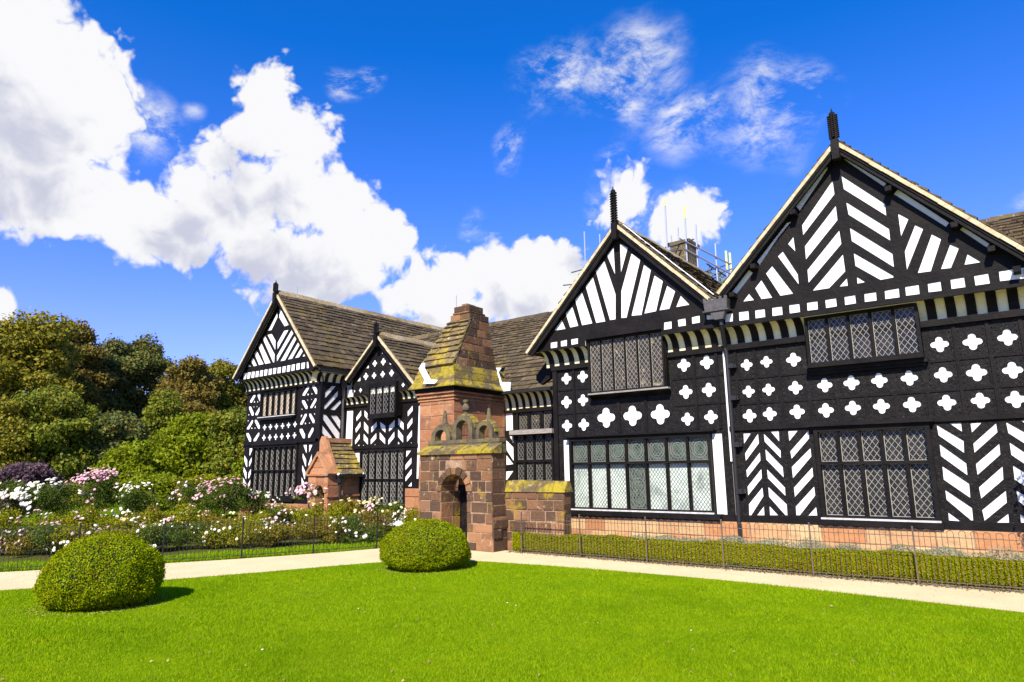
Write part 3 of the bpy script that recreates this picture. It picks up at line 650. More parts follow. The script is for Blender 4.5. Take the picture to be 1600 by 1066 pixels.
for y0 in (228, 352):
    zz = sy('Z6', 326, y0, YW)[1]; box(rail, SW, xc+.12, uw2[0]-.12, zz-.02, zz+.02, .011, .03)
for y0 in (165, 306):
    zz = sy('Z6', 960, y0, YW)[1]; box(rail, SW, uw2[1]+.12, xd-.05, zz-.02, zz+.02, .011, .03)
rail.build('frame_rail', M['timber'], house)
window(house, south(YW-.04), lw2, 7, (.66,), glass='blind_reflect', glass2='glass_green', proud=.08, mull=.055, fw=.06, du=.075, cw=.0065, motif=True, special=((3, 0),), sill=(.16, .2, .0, .11, .16), head=(.12, .14, .03, .14), lead='lead_dark')
window(house, south(13.42), uw2, 6, (), glass='glass_brown', proud=.03, deep=.06, mull=.04, fw=.045, du=.1, cw=.0065, sill=(.05, .12, .0, .035, .08), sillmat='weathered')
m = MB(); u0, u1, v0, v1 = uw2
# oriel box: sides and tapering underside
box(m, SW, u0-.06, u1+.06, v1+.05, v1+.1, .0, .3)
for (a, b) in ((u0-.06, u0-.02), (u1+.02, u1+.06)): box(m, SW, a, b, v0-.05, v1+.1, .0, .16)
vs = []
for (du_, dv_, n) in ((.08, -.085, .22), (.1, -.11, .18), (.16, -.14, .08), (.2, -.16, .05), (.22, -.2, .0)):
    vs += [fr(SW, u0+(-.08 if du_ < .1 else -.08), v0+dv_, n), fr(SW, u1+.08, v0+dv_, n)]
k = 5; m.add(vs, [(2*i, 2*i+1, 2*i+3, 2*i+2)[::-1] for i in range(k-1)])
m.add([fr(SW, u0-.08, v0-.085, .22), fr(SW, u0-.08, v0-.11, .18), fr(SW, u0-.08, v0-.14, .08), fr(SW, u0-.08, v0-.2, 0), fr(SW, u0-.08, v0-.09, 0)], [(0, 1, 2, 3, 4)])
m.add([fr(SW, u1+.08, v0-.085, .22), fr(SW, u1+.08, v0-.11, .18), fr(SW, u1+.08, v0-.14, .08), fr(SW, u1+.08, v0-.2, 0), fr(SW, u1+.08, v0-.09, 0)], [(4, 3, 2, 1, 0)])
m.build('window_bracket', M['timber'], house)
zj2 = zb2
cove(house, SW, sy('Z6', 150, 60, YW-.25)[0], xd, zc3, zj2, YW-YJ, pitch=.29, duty=.5, skip=[(u0-.08, u1+.08)], off=.1)
# west return of G2: side wall, eaves board
m = MB(); box(m, WORLD, xc, xc+.04, YW+.03, 15.2, 0, zc3+.3); m.build('side_wall', M['carved'], house)
m = MB(); box(m, SJ, nb_, xl, zb2-.004, zb2+.05, .012, .05); m.build('jetty_beam', M['timber'], house); m = MB(); box(m, SJ, xl2-.02, na, zb2-.004, zb2+.05, .012, .05); box(m, WORLD, xl2-.03, xl2+.06, YJ, 15.2, zb2+.0, zb2+.1)
prism(m, south(YW+.35), [sy('PX', x, y, YW+.35) for x, y in ((857, 567), (862, 569), (866, 580), (866, 590), (850, 602), (842, 595), (842, 588))], 0, .12)
m.build('jetty_beam', M['timber'], house)
m = MB(); box(m, WORLD, xc+.05, RIGHT, 13.75, 19, 0, 4.4); m.build('inner_wall', M['void'], house)
# ---- plinth
m = MB(); k_ = MB()
ashlar(m, SW, xc+.06, RIGHT, .0, zs-.005, n=.11, ch=.2, w=(.35, .95), gap=.014); box(k_, SW, xc+.05, RIGHT, -.1, zs-.008, -.03, .098)
p_ = m.build('plinth', M['plinth'], house); k_.build('mortar', M['mortar'], p_)

# ---- rainwater head and downpipe between the gables
pp = MB(); Yp = YJ-.12
c = onY(1123, 478, Yp); hx, hz = c.x, c.z
F = south(Yp)
prism(pp, F, [(hx-.26, hz-.1), (hx+.2, hz-.1), (hx+.22, hz+.12), (hx-.28, hz+.12)], -.1, .12)
for i in range(5): box(pp, F, hx-.28+i*.11, hx-.28+i*.11+.06, hz+.12, hz+.17, .08, .12)
box(pp, F, hx-.3, hx+.24, hz-.125, hz-.1, -.1, .13)
prism(pp, F, [(hx-.08, hz-.3), (hx+.1, hz-.3), (hx+.16, hz-.12), (hx-.16, hz-.12)], -.04, .1)
hp = pp.build('rainwater_head', M['leadwork'], house)
pp = MB(); pts = [(hx+.02, Yp, hz-.28), (hx+.03, Yp, hz-.42)]
top = onY(1134, 545, YW-.12); pts += [(top.x-.01, YW-.13, top.z+.02), (top.x+.01, YW-.12, top.z-.12)]
tp = onY(1157, 845, YW-.12); pts += [(tp.x, YW-.12, .12), (tp.x+.03, YW-.2, .06)]
tube(pp, pts, .043, 10)
for (x, y) in ((1143, 572), (1147, 622), (1152, 695), (1157, 768)):
    q = onY(x, y, YW-.12); box(pp, SW, q.x-.085, q.x+.085, q.z-.04, q.z+.04, .02, .125); box(pp, SW, q.x-.055, q.x+.055, q.z-.045, q.z+.045, .07, .175)
box(pp, SW, tp.x-.08, tp.x+.1, .06, .16, .06, .2)
pp.build('downpipe', M['iron'], house)
m = MB(); a = onY(1133, 540, YW-.03); b = onY(1152, 700, YW-.03); box(m, SW, (a.x+b.x)/2-.11, (a.x+b.x)/2-.05, 1.7, zc3-.1, .024, .032); m.build('white_strip', M['plaster'], house)

# ================================================================== LEFT WING
YL, YLJ, YLV = 13.0, 12.75, 12.56
SL, SLJ = south(YL), south(YLJ)
AL = pt(433, 457, YLV); LL = pt(364.5, 591, YLV); RL = pt(494, 571, YLV)
gable_roof(house, AL[0], AL[1], LL[0], LL[1], RL[0], RL[1], YLV, 21.3, finial_top=onY(432, 441, YLV).z, board=.14)
hl = polys('B6', '''388,515 487,328 492,345 492,375 430,505; 514,292 525,295 578,385 582,400 608,452 566,468 510,375; 388,555 432,545 472,615 470,715; 338,595 362,565 463,760 458,842 445,842;
294,680 322,638 420,848 363,858; 252,752 275,718 348,860 298,870; 214,825 238,790 278,876 245,883; 182,892 202,860 214,886; 492,708 492,637 562,512 608,503; 485,775 642,499 660,535 485,836; 678,558 693,590 572,820 522,830;
708,630 723,660 645,803 600,813; 740,687 760,720 718,788 674,798; 772,747 788,775 752,783;
142,955 172,950 165,1015 137,1020; 182,948 215,943 205,1008 175,1015; 225,940 257,935 250,1000 218,1005; 267,935 300,930 293,992 262,998; 312,925 345,921 338,985 305,990; 357,918 390,912 383,977 350,983; 402,910 437,905 430,968 397,975; 448,902 482,897 475,960 443,965;
494,895 530,890 525,952 490,958; 545,885 580,879 573,943 540,950; 592,875 627,869 622,935 587,942; 640,866 676,859 670,925 635,932; 690,855 727,848 722,915 686,922; 742,847 780,840 775,905 736,912; 797,838 812,835 820,900 797,903''', sy, YLJ)
zbl = (sy('B6', 60, 1062, YLJ)[1]+sy('B6', 880, 912, YLJ)[1])/2
axl, azl = AL[0], AL[1]-.09; sll = (AL[1]-LL[1])/(AL[0]-LL[0]); srl = (AL[1]-RL[1])/(RL[0]-AL[0]); 
xa, xb = LL[0]+.12, RL[0]-.1
outl = [(xa, zbl), (xb, zbl), (xb, max(zbl+.05, azl-srl*(xb-axl))), (axl, azl), (xa, max(zbl+.05, azl-sll*(axl-xa)))]
hl = clip(hl, outl)
m = MB(); plate(m, SLJ, outl, hl, .01); m.build('timber_frame', M['timber'], house)
m = MB(); prism(m, south(YLJ+.025), outl, -.1, .027); m.build('plaster_wall', M['plaster'], house)
XE = -17.5; xw0 = pt(386, 640, YL)[0]
zcl = sy('Q2', 400, 145, YL)[1]; zcl = .5*(pt(388, 617, YL)[1]+pt(498, 593, YL)[1])
hl2 = polys('A1', '''275,590 325,503 352,503 350,530 300,615 275,616; 378,495 410,492 438,560 435,610 412,610 380,530; 322,615 338,582 346,612; 372,612 376,588 390,610; 260,668 288,668 328,760 322,795 297,795 260,700; 412,662 428,662 428,690 378,790 347,790 348,765;
320,668 338,666 330,690; 364,664 378,662 370,688; 247,788 255,768 268,793; 404,785 416,768 418,785; 302,855 318,857 312,895 262,985 232,988 230,970; 340,853 368,853 412,940 410,978 387,978 342,885;
287,978 298,952 310,978; 332,976 342,957 353,973; 242,888 242,859 260,859; 404,852 416,850 416,878''', sy, YL)
hl2 += polys('A3', '192,50 218,50 250,118 247,155 227,155 192,78; 332,47 347,44 345,78 305,148 277,151 277,128; 165,235 210,232 208,318 203,316; 230,232 270,232 235,320 227,318; 168,312 203,375 202,458 190,453 165,380; 266,314 263,370 228,453 222,448 226,390; 160,452 196,520 192,601 183,598 155,510; 260,450 256,510 222,593 212,588 217,525; 152,578 190,645 186,718 175,700 150,640; 248,582 246,630 215,723 207,708 210,660', sy, YL)
hl2 += polys('A2', '''112,518 118,490 180,394 208,390 210,410 148,518; 247,377 286,377 320,440 316,495 298,498 247,400; 177,513 192,480 203,510; 237,503 240,478 256,498; 124,418 126,402 140,399; 107,585 112,580 143,582 186,670 183,703 157,703 107,610; 290,552 310,554 308,590 250,690 222,693 226,665;
172,575 193,570 189,590; 232,565 248,562 238,586; 100,713 104,687 116,713; 280,688 290,657 298,657 298,688; 147,770 176,767 174,795 115,918 82,922 84,895; 207,767 230,765 283,860 281,898 257,900 207,800; 142,913 155,882 166,913; 202,906 208,882 220,903; 92,828 92,782 116,782; 270,767 288,759 288,793''', sy, YL)
hl2 += polys('Q2', '526,400 544,399 564,440 562,466 548,466 526,420; 612,391 623,393 621,415 597,460 584,463 586,440', sy, YL)
hl2 += polys('A4', '107,192 148,190 148,288 141,288; 100,292 106,297 143,370 140,453 131,448 98,345; 96,428 133,515 128,603 118,598 92,490; 84,568 118,640 120,688 87,688; 177,190 218,190 176,288; 211,292 208,375 168,453 166,420', sy, YL)
for s_ in '477,958,43;557,950,43;640,945,43;725,937,43;808,925,43;898,915,43'.split(';'):
    x, y, hh = map(float, s_.split(',')); c = sy('A1', x, y, YL); t = sy('A1', x, y-hh, YL); hl2.append(quatre(c[0], c[1], t[1]-c[1], d=.62, rho=.38))
for s_ in '400,107,38;470,103,38;541,97,38;613,92,38;687,86,38;764,78,38'.split(';'):
    x, y, hh = map(float, s_.split(',')); c = sy('A3', x, y, YL); t = sy('A3', x, y-hh, YL); hl2.append(quatre(c[0], c[1], t[1]-c[1], d=.62, rho=.38))
uwl = rect_from('A1', [(452, 503), (920, 432), (915, 762), (437, 812)], sy, YL)
lwl = rect_from('A3', [(285, 235), (800, 203), (778, 790), (268, 800)], sy, YL)
zsl = pt(415, 785, YL)[1]
out = [(xw0, zsl), (XE, zsl), (XE, zcl+.02), (xw0, zcl+.02)]
def hole(r, e=.02): return [(r[0]-e, r[2]-e), (r[1]+e, r[2]-e), (r[1]+e, r[3]+e), (r[0]-e, r[3]+e)]
def plain_hole(r): return hole(r, 0)
hl2 = clear_of([q for q in hl2 if ins(q, out)], (uwl, lwl), .03)
m = MB(); plate(m, SL, out, hl2+[hole(uwl), hole(lwl)], .01)
box(m, SL, xw0-.02, XE+.02, zcl-.08, zcl, .02, .07); box(m, SL, xw0, XE, zsl, zsl+.1, .02, .06); box(m, SL, xw0, XE, lwl[3]+.1, lwl[3]+.2, .021, .05); box(m, SL, XE-.14, XE+.024, zsl, zcl-.08, .02, .05)
m.build('timber_frame', M['timber'], house)
m = MB(); plate(m, south(YL+.04), [(xw0+.02, 0), (XE-.03, 0), (XE-.03, zcl+.5), (xw0+.02, zcl+.5)], [plain_hole(uwl), plain_hole(lwl)], .04); m.build('plaster_wall', M['plaster'], house)
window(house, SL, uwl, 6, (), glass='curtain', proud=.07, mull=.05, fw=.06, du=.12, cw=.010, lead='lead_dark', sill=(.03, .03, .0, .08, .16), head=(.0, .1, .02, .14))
window(house, SL, lwl, 8, (.52,), glass='glass', proud=.07, mull=.05, fw=.06, du=.125, cw=.0085, sill=(.05, .05, .0, .12, .14), head=(.0, .05, .02, .12))
cove(house, SL, xw0-.12, XE+.1, zcl, zbl, YL-YLJ, pitch=.27, duty=.45, off=.05)
m = MB(); box(m, SLJ, xa, xb, zbl-.004, zbl+.05, .025, .06); m.build('jetty_beam', M['timber'], house)
# east wall of the wing
EL = east(XE)
he = polys('A2', '416,555 425,470 520,387 573,387 440,538; 406,703 411,660 600,450 603,500 595,530 430,706; 492,713 625,582 646,592 645,620 560,720', sx, XE)
he += polys('Q2', '686,300 707,304 801,430 799,471 780,471 686,335; 740,309 782,309 807,345 804,405; 681,376 745,455 747,470 715,468 679,430; 805,311 811,313 809,321', sx, XE)
zse = zsl
out = [(YL-.0, zse), (14.0, zse), (14.0, zcl+.02), (YL-.0, zcl+.02)]
he = [q for q in he if ins(q, out)]
m = MB(); plate(m, EL, out, he, .012); m.build('timber_frame', M['timber'], house)
m = MB(); box(m, WORLD, XE-.1, XE+.002, YL-.018, 14.2, 0, zcl+.4); m.build('plaster_wall', M['plaster'], house)
zeave = RL[1]-.12
cove(house, east(XE), YL-.4, 14.2, zcl, zeave-.05, RL[0]-XE-.12, pitch=.3, duty=.42, off=.2)
m = MB(); bar(m, (RL[0]+.02, YLV+.1, RL[1]-.1), (RL[0]+.02, 15.5, RL[1]-.1), .09, .07); m.build('gutter', M['iron'], house)
m = MB(); ashlar(m, SL, xw0, XE, 0, zsl-.004, n=.08, ch=.26, w=(.4, .9)); ashlar(m, EL, YL-.08, 14, 0, zse-.004, n=.03, ch=.26, w=(.4, .9)); p_ = m.build('plinth', M['sandstone'], house)
k_ = MB(); box(k_, SL, xw0, XE+.02, -.1, zsl-.008, -.03, .07); k_.build('mortar', M['mortar'], p_)
m = MB(); box(m, WORLD, xw0+.05, XE-.05, YL+.1, 21, 0, 4.7); m.build('inner_wall', M['void'], house)
# ================================================================== MIDDLE BAY
YM, YMJ, YMV = 14.0, 13.82, 13.66
SM, SMJ = south(YM), south(YMJ)
AM = pt(590, 522, YMV); LM = pt(540.5, 593, YMV); RM = pt(651, 601, YMV)
gable_roof(house, AM[0], AM[1], LM[0], LM[1], RM[0], RM[1], YMV, 17.2, Ybr=16., finial_top=onY(590, 503, YMV).z, board=.14)
hm = quatres('B7', '541,562,50;670,537,55;406,758,55;530,745,50;660,725,50;795,707,53;222,985,35;325,968,35;867,900,40;970,888,35', YMJ)
hm += polys('B7', '410,635 452,585 450,635; 276,832 325,768 322,830; 652,398 668,408 655,415; 762,545 795,578 770,582', sy, YMJ)
zbm = .5*(pt(548, 620, YMJ)[1]+pt(650, 609, YMJ)[1])
xa, xb = LM[0]+.2, RM[0]-.02; slm = (AM[1]-LM[1])/(AM[0]-LM[0]); srm = (AM[1]-RM[1])/(RM[0]-AM[0]); axm, azm = AM[0], AM[1]-.09
uwm = rect_from('A5', [(172, 345), (555, 312), (555, 712), (168, 748)], sy, YMJ-.1)
outm = [(xa, zbm), (xb, zbm), (xb, max(zbm+.06, azm-srm*(xb-axm))), (axm, azm), (xa, max(zbm+.06, azm-slm*(axm-xa)))]
hm = clear_of(clip(hm, outm), (uwm,), .04)
m = MB(); plate(m, SMJ, outm, hm, .01); m.build('timber_frame', M['carved'], house)
m = MB(); prism(m, south(YMJ+.022), outm, -.1, .024); m.build('plaster_wall', M['plaster'], house)
window(house, south(YMJ-.1), uwm, 4, (), glass='curtain_pale', proud=.03, deep=.05, mull=.045, fw=.05, du=.12, cw=.009, lead='lead_dark', sill=(.02, .04, .0, .1, .06))
m = MB(); box(m, SM, uwm[0]-.05, uwm[1]+.05, uwm[2]-.1, zbm, 0, .24); box(m, SMJ, uwm[0]-.05, uwm[1]+.05, uwm[3]+.05, uwm[3]+.12, 0, .13); m.build('window_bracket', M['timber'], house)
hm2 = polys('Q2', '''855,277 897,274 888,560 845,475; 952,270 953,308 920,350 918,320; 948,347 948,385 915,430 912,400; 943,430 942,470 910,511 910,480; 975,270 1002,298 1002,343 975,312; 972,347 1002,385 1002,438 972,402; 970,432 1000,470 1000,513 969,478;
1060,350 1062,385 1022,428 1022,390; 1058,427 1058,468 1018,510 1018,475; 1084,352 1121,380 1121,428 1087,395; 1081,422 1119,468 1119,508 1081,470; 1186,337 1185,385 1145,420 1145,380; 1183,417 1183,460 1140,513 1140,478;
1213,242 1249,280 1249,318 1213,285; 1209,322 1247,362 1247,410 1209,372; 1208,402 1244,450 1244,498 1208,455; 1310,237 1310,275 1275,316 1275,280; 1308,320 1308,360 1273,406 1273,368; 1305,407 1305,450 1270,493 1270,455;
1266,552 1300,550 1264,600; 1302,597 1301,640 1259,688 1259,650; 1303,674 1302,715 1259,768 1259,735; 1303,767 1303,799 1277,799; 926,523 937,507 944,523; 963,523 968,509 976,523; 1045,518 1048,502 1053,518; 1206,508 1210,487 1220,506; 1296,498 1300,492 1304,503; 907,568 941,566 942,655 905,590''', sy, YM)
hm2 += polys('PX', '654.5,634 659.5,634 654,748 651,748', sy, YM)
lwm = rect_from('A4', [(800, 272), (1308, 252), (1303, 905), (798, 905)], sy, YM)
zsm = pt(600, 792, YM)[1]; zcm = .5*(sy('A5', 660, 535, YM)[1]+pt(560, 632, YM)[1]); xe = pt(660, 660, YM)[0]
zsm = max(zsm, .1)
out = [(XE, zsm), (xe, zsm), (xe, zcm+.02), (XE, zcm+.02)]
hm2 = clear_of([q for q in hm2 if ins(q, out)], (lwm, (uwm[0], uwm[1], uwm[2]-.05, 9)), .02)
m = MB(); plate(m, SM, out, hm2+[hole(lwm)], .01); box(m, SM, XE, xe, zcm-.08, zcm, .02, .06); box(m, SM, XE+.4, xe-.15, lwm[3]+.08, lwm[3]+.18, .021, .045); m.build('timber_frame', M['timber'], house)
m = MB(); plate(m, south(YM+.04), [(XE, 0), (xe, 0), (xe, zcm+.5), (XE, zcm+.5)], [plain_hole(lwm)], .04); m.build('plaster_wall', M['plaster'], house)
window(house, SM, lwm, 6, (.47,), glass='glass', proud=.05, mull=.045, fw=.05, du=.125, cw=.009, sill=(.03, .03, .0, .06, .1))
cove(house, SM, XE+.02, xe, zcm, zbm, YM-YMJ, pitch=.25, duty=.45, skip=[(uwm[0]-.05, uwm[1]+.05)], off=.1)
m = MB(); ashlar(m, SM, lwm[1]+.1, xe, 0, pt(640, 763, YM)[1], n=.06, ch=.3, w=(.3, .5)); m.build('plinth', M['sandstone'], house)
m = MB(); box(m, WORLD, XE+.05, xe-.05, YM+.1, 17, 0, 4.0); m.build('inner_wall', M['void'], house)
# downpipe in the corner
m = MB(); q = onY(537, 600, YM-.15); tube(m, [(q.x, YM-.15, q.z-.1), (q.x, YM-.15, .1)], .045, 8); box(m, south(YM-.15), q.x-.16, q.x+.1, q.z-.12, q.z+.12, -.06, .1); box(m, south(YM-.15), q.x-.07, q.x+.03, q.z-.4, q.z-.12, -.05, .06); m.build('downpipe', M['leadwork'], house)
# ================================================================== CENTRAL RANGE (behind the chimney)
YC = 15.1; SC = south(YC); ze = pt(830, 609, YC-.25)[1]
m = MB(); e0, e1, r0, r1 = (XE-1, YC-.3, ze), (xc+.3, YC-.3, ze), (XE-2, 18.0, 6.66), (xc+.6, 18.0, 6.66)
slates(m, e0, e1, r0, r1, course=.17); base_slab(m, e0, e1, r0, r1); base_slab(m, (XE-1, 21, ze), (xc+.3, 21, ze), r0, r1); ridge(m, (r0[0], 18, 6.69), (r1[0], 18, 6.69)); m.build('roof', M['slate'], house)
hc = polys('A6', '68,285 140,278 145,480 73,487; 108,545 147,542 149,618; 75,585 149,660 152,805 78,690; 76,740 150,835 76,845; 74,910 150,905 85,1000 72,1000', sy, YC)
uwc = rect_from('A6', [(205, 272), (562, 265), (550, 462), (207, 475)], sy, YC); lwc = rect_from('A6', [(185, 548), (555, 522), (555, 1000), (193, 1005)], sy, YC)
xs0 = pt(782, 680, YC)[0]; zcc = pt(830, 639, YC)[1]
out = [(xs0, .3), (xc+.03, .3), (xc+.03, zcc), (xs0, zcc)]
hc = clear_of([q for q in hc if ins(q, out)], (uwc, lwc), .02)
m = MB(); plate(m, SC, out, hc+[hole(uwc), hole(lwc)], .01); box(m, SC, xs0, xc, zcc-.08, zcc, .02, .07); m.build('timber_frame', M['timber'], house)
m = MB(); plate(m, south(YC+.04), [(xs0, 0), (xc, 0), (xc, zcc+.5), (xs0, zcc+.5)], [plain_hole(uwc), plain_hole(lwc)], .04); m.build('plaster_wall', M['plaster'], house)
wc_ = window(house, SC, uwc, 3, (), glass='glass_brown', proud=.05, mull=.12, fw=.06, du=.1, cw=.008, lead='lead_dark')
window(house, SC, lwc, 4, (.43,), glass='glass', proud=.05, mull=.07, fw=.06, du=.1, cw=.008, lead='lead_dark')
m = MB(); prism(m, SC, [(uwc[0]-.2, lwc[3]+.03), (uwc[1]+.1, lwc[3]+.03), (uwc[1]+.1, uwc[2]-.02), (uwc[0]-.2, uwc[2]-.02)], .0, .2); m.build('ledge', M['weathered'], wc_)
cove(house, SC, xs0, xc, zcc, ze-.06, .24, pitch=.24, duty=.4, off=.1)
m = MB(); bar(m, (xs0-.2, YC-.36, ze-.03), (xc, YC-.36, ze-.03), .1, .08); m.build('gutter', M['iron'], house)
m = MB(); box(m, WORLD, XE, xc-.05, YC+.1, 20, 0, 3.6); m.build('inner_wall', M['void'], house)

# ================================================================== GREAT CHIMNEY
XT = -11.77; TY0, TY1, TX0 = 12.9, 15.08, -13.02
FS, FE = south(TY0), east(XT)
ch = MB(); ztc = 3.72
ashlar(ch, FS, TX0, XT, 0, ztc, n=.0, ch=.32, w=(.35, .6), j=.004); ashlar(ch, FE, TY0, TY1, 0, ztc, n=.0, ch=.32, w=(.3, .6), j=.004); ashlar(ch, (Vector((TX0, 0, 0)), Vector((0, -1, 0)), Vector((0, 0, 1)), Vector((-1, 0, 0))), -TY1, -TY0, 0, ztc, n=0, ch=.32, w=(.3, .6))
chim = ch.build('chimney', M['sandstone'], house)
k_ = MB(); box(k_, WORLD, TX0+.01, XT-.012, TY0+.012, TY1, -.1, ztc+.02); k_.build('mortar', M['mortar'], chim)
# mouldings under the eaves
mo = MB()
for (z, o, h) in ((3.42, .03, .035), (3.5, .05, .04), (3.6, .08, .05)): box(mo, WORLD, TX0-o, XT+o, TY0-o, TY1, z, z+h)
mo.build('moulding', M['sandstone'], chim)
mo = MB(); box(mo, WORLD, TX0-.1, XT+.1, TY0-.1, TY1, 3.66, 3.76); mo.build('eaves_board', M['timber'], chim)
ms = MB()
def ringblocks(mb, x0, x1, y0, y1, z0, z1, w=.4):
    z0 += .0
    for F_, a, b in ((south(y0), x0, x1), (east(x1), y0, y1), ((Vector((x0, 0, 0)), Vector((0, -1, 0)), Vector((0, 0, 1)), Vector((-1, 0, 0))), -y1, -y0)):
        ashlar(mb, F_, a, b, z0, z1, n=.0, ch=z1-z0, w=(w*.7, w*1.3), j=.008)
    box(mb, WORLD, x0+.015, x1-.015, y0+.015, y1, z0, z1+.0)
def weather(mb, x0, x1, y0, y1, z0, z1, dx, dy):
    def run(a, b, f):
        n = max(2, int(abs(b-a)/.36)); cs = [a+(b-a)*i/n+(random.uniform(-.06, .06) if 0 < i < n else 0) for i in range(n+1)]
        for c, d in zip(cs, cs[1:]): f(c, d, random.uniform(-.012, .012))
    def fs_(c, d, j):
        mb.add([(c+.005, y0+j, z0), (d-.005, y0+j, z0), (d-.005, y0+j, z0+.035), (c+.005, y0+j, z0+.035), (min(max(c, x0+dx), x1-dx)+.005, y0+dy, z1), (min(max(d, x0+dx), x1-dx)-.005, y0+dy, z1)], [(0, 1, 2, 3), (3, 2, 5, 4)])
    def fe_(c, d, j):
        mb.add([(x1+j, c+.005, z0), (x1+j, d-.005, z0), (x1+j, d-.005, z0+.035), (x1+j, c+.005, z0+.035), (x1-dx, max(c, y0+dy)+.005, z1), (x1-dx, max(d, y0+dy)-.005, z1)], [(0, 1, 2, 3), (3, 2, 5, 4)])
    run(x0, x1, fs_); run(y0, y1, fe_); x0 += .01; x1 -= .012; y0 += .012; z1 -= .012
    vs = [(x0, y0, z0), (x1, y0, z0), (x1, y1, z0), (x0, y1, z0), (x0+dx, y0+dy, z1), (x1-dx, y0+dy, z1), (x1-dx, y1, z1), (x0+dx, y1, z1)]
    mb.add(vs, [(0, 1, 5, 4), (1, 2, 6, 5), (3, 0, 4, 7), (4, 5, 6, 7), (3, 2, 1, 0)])
weather(ms, TX0-.24, XT+.24, TY0-.22, TY1, 3.76, 3.95, .1, .1); weather(ms, TX0-.12, XT+.13, TY0-.12, TY1, 3.95, 4.16, .04, .04)
weather(ms, TX0-.06, XT+.06, TY0-.06, TY1, 4.16, 4.36, .05, .05)
ms.build('weathering', M['mossy_stone'], chim)
# stack: east face upright and flat, south and west faces raked with stone slates
stk = MB()
yf = lambda z: 12.92+(z-4.38)*(13.56-12.92)/(5.65-4.38); yb = lambda z: 14.7-(z-4.38)*.26; xw = lambda z: -13.0+max(0, (z-4.5))*.38
ashlar(stk, FE, 0, 0, 4.34, 5.72, n=.0, ch=.235, w=(.28, .5), left=lambda z: yf(z)+.03, right=lambda z: yb(z), j=.008)
stk.build('stack', M['old_stone'], chim)
k_ = MB(); prof = [(yf(4.34)+.02, 4.34), (yb(4.34)-.01, 4.34), (yb(5.72)-.01, 5.72), (yf(5.72)+.02, 5.72)]
vs = [(XT-.012, y, z) for y, z in prof]+[(xw(4.34 if z < 5 else 5.72)+.05, y, z) for y, z in prof]
k_.add(vs, [(0, 1, 2, 3), (7, 6, 5, 4), (0, 4, 5, 1), (1, 5, 6, 2), (2, 6, 7, 3), (3, 7, 4, 0)]); k_.build('mortar', M['mortar'], chim)
sl_ = MB(); slates(sl_, (xw(4.3), yf(4.34)-.01, 4.34), (XT+.02, yf(4.34)-.01, 4.34), (xw(5.72), yf(5.72), 5.72), (XT+.02, yf(5.72), 5.72), course=.17, wid=.3, th=.05, lift=.035, jit=.02)
slates(sl_, (xw(4.3)-.02, yb(4.34), 4.34), (xw(4.3)-.02, yf(4.34), 4.34), (xw(5.72), yb(5.72), 5.72), (xw(5.72), yf(5.72), 5.72), course=.17, wid=.3, th=.05, lift=.035, jit=.02)
sl_.build('raked_slates', M['moss_slate'], chim)
cap = MB(); x0 = xw(5.72)+.02
ringblocks(cap, x0+.02, XT, 13.55, 14.37, 5.7, 5.88, .35); ringblocks(cap, x0+.12, XT, 13.52, 14.22, 5.88, 5.93, .5); ringblocks(cap, x0+.16, XT-.01, 13.53, 14.14, 5.93, 6.1, .35); box(cap, WORLD, x0+.4, XT-.15, 13.6, 13.95, 6.1, 6.16)
cap.build('cap', M['old_stone'], chim)
# pale flashings at the chimney's feet
m = MB()
a = [(100, 775), (135, 715), (168, 718), (160, 770), (222, 885), (300, 892), (265, 930), (150, 932), (155, 885)]
prism(m, south(12.62), [sy('T1', x, y, 12.62) for x, y in a], 0, .02)
m.build('flashing', M['leadwhite'], house); m = MB()
b = [(905, 765), (960, 765), (930, 812), (960, 915), (1055, 915), (1050, 1010), (990, 1025), (960, 970), (900, 815), (920, 810)]
prism(m, south(14.72), [sy('T1', x, y, 14.72) for x, y in b], 0, .02)
m.build('flashing', M['leadwhite'], house)

# ================================================================== PORCH
XP = -16.69; PY = 12.76; FP = south(PY); FPE = east(XP)
po = MB(); xpw = pt(481, 760, PY)[0]; zpe = onX(522, 742, XP).z; 
# arch
ac = onY(500, 759, PY); au, az_, ar = ac.x-.0, pt(500, 757, PY)[1], .3
au = .5*(pt(491, 790, PY)[0]+pt(505.5, 790, PY)[0]); ar = .5*(pt(505.5, 790, PY)[0]-pt(491, 790, PY)[0])
zsp = pt(498, 770, PY)[1]
def arch_test(au, ar, zsp, extra=.0):
    def t(x0, x1, z0, z1):
        z = z0; R_ = ar if z0 < zsp else ar+extra
        if z < zsp: hw_ = R_
        elif z-zsp < R_: hw_ = math.sqrt(R_*R_-(z-zsp)**2)
        else: return [(x0, x1)]
        a, b = au-hw_, au+hw_
        return [s_ for s_ in ((x0, min(x1, a)), (max(x0, b), x1)) if s_[1]-s_[0] > .03]
    return t
def arch_plate(mb, F, u0, u1, v0, v1, au, ar, zsp, t, top=None, k=14):
    o = [(u0, v0), (au-ar, v0), (au-ar, zsp)]+[(au-ar*math.cos(math.pi*i/k), zsp+ar*math.sin(math.pi*i/k)) for i in range(1, k)]+[(au+ar, zsp), (au+ar, v0), (u1, v0)]+(top or [(u1, v1), (u0, v1)])
    plate(mb, F, o, [], t)
gx = .5*(xpw+XP); gz = zpe+.58
ashlar(po, FP, xpw, XP, 0, zpe, n=.0, ch=.3, w=(.3, .6), test=arch_test(au, ar, zsp, .12), j=.004); ashlar(po, FPE, PY, 14, 0, zpe-.05, n=0, ch=.38, w=(.5, .9), j=.004)
for i, zz in enumerate((0, .2, .38)):
    w_ = (XP-xpw)/2*(1-(zz+.08)/.6); block(po, FP, gx-w_, gx+w_, zpe+zz+.01, zpe+zz+.19, 0)
porch = po.build('porch', M['sandstone'], house)
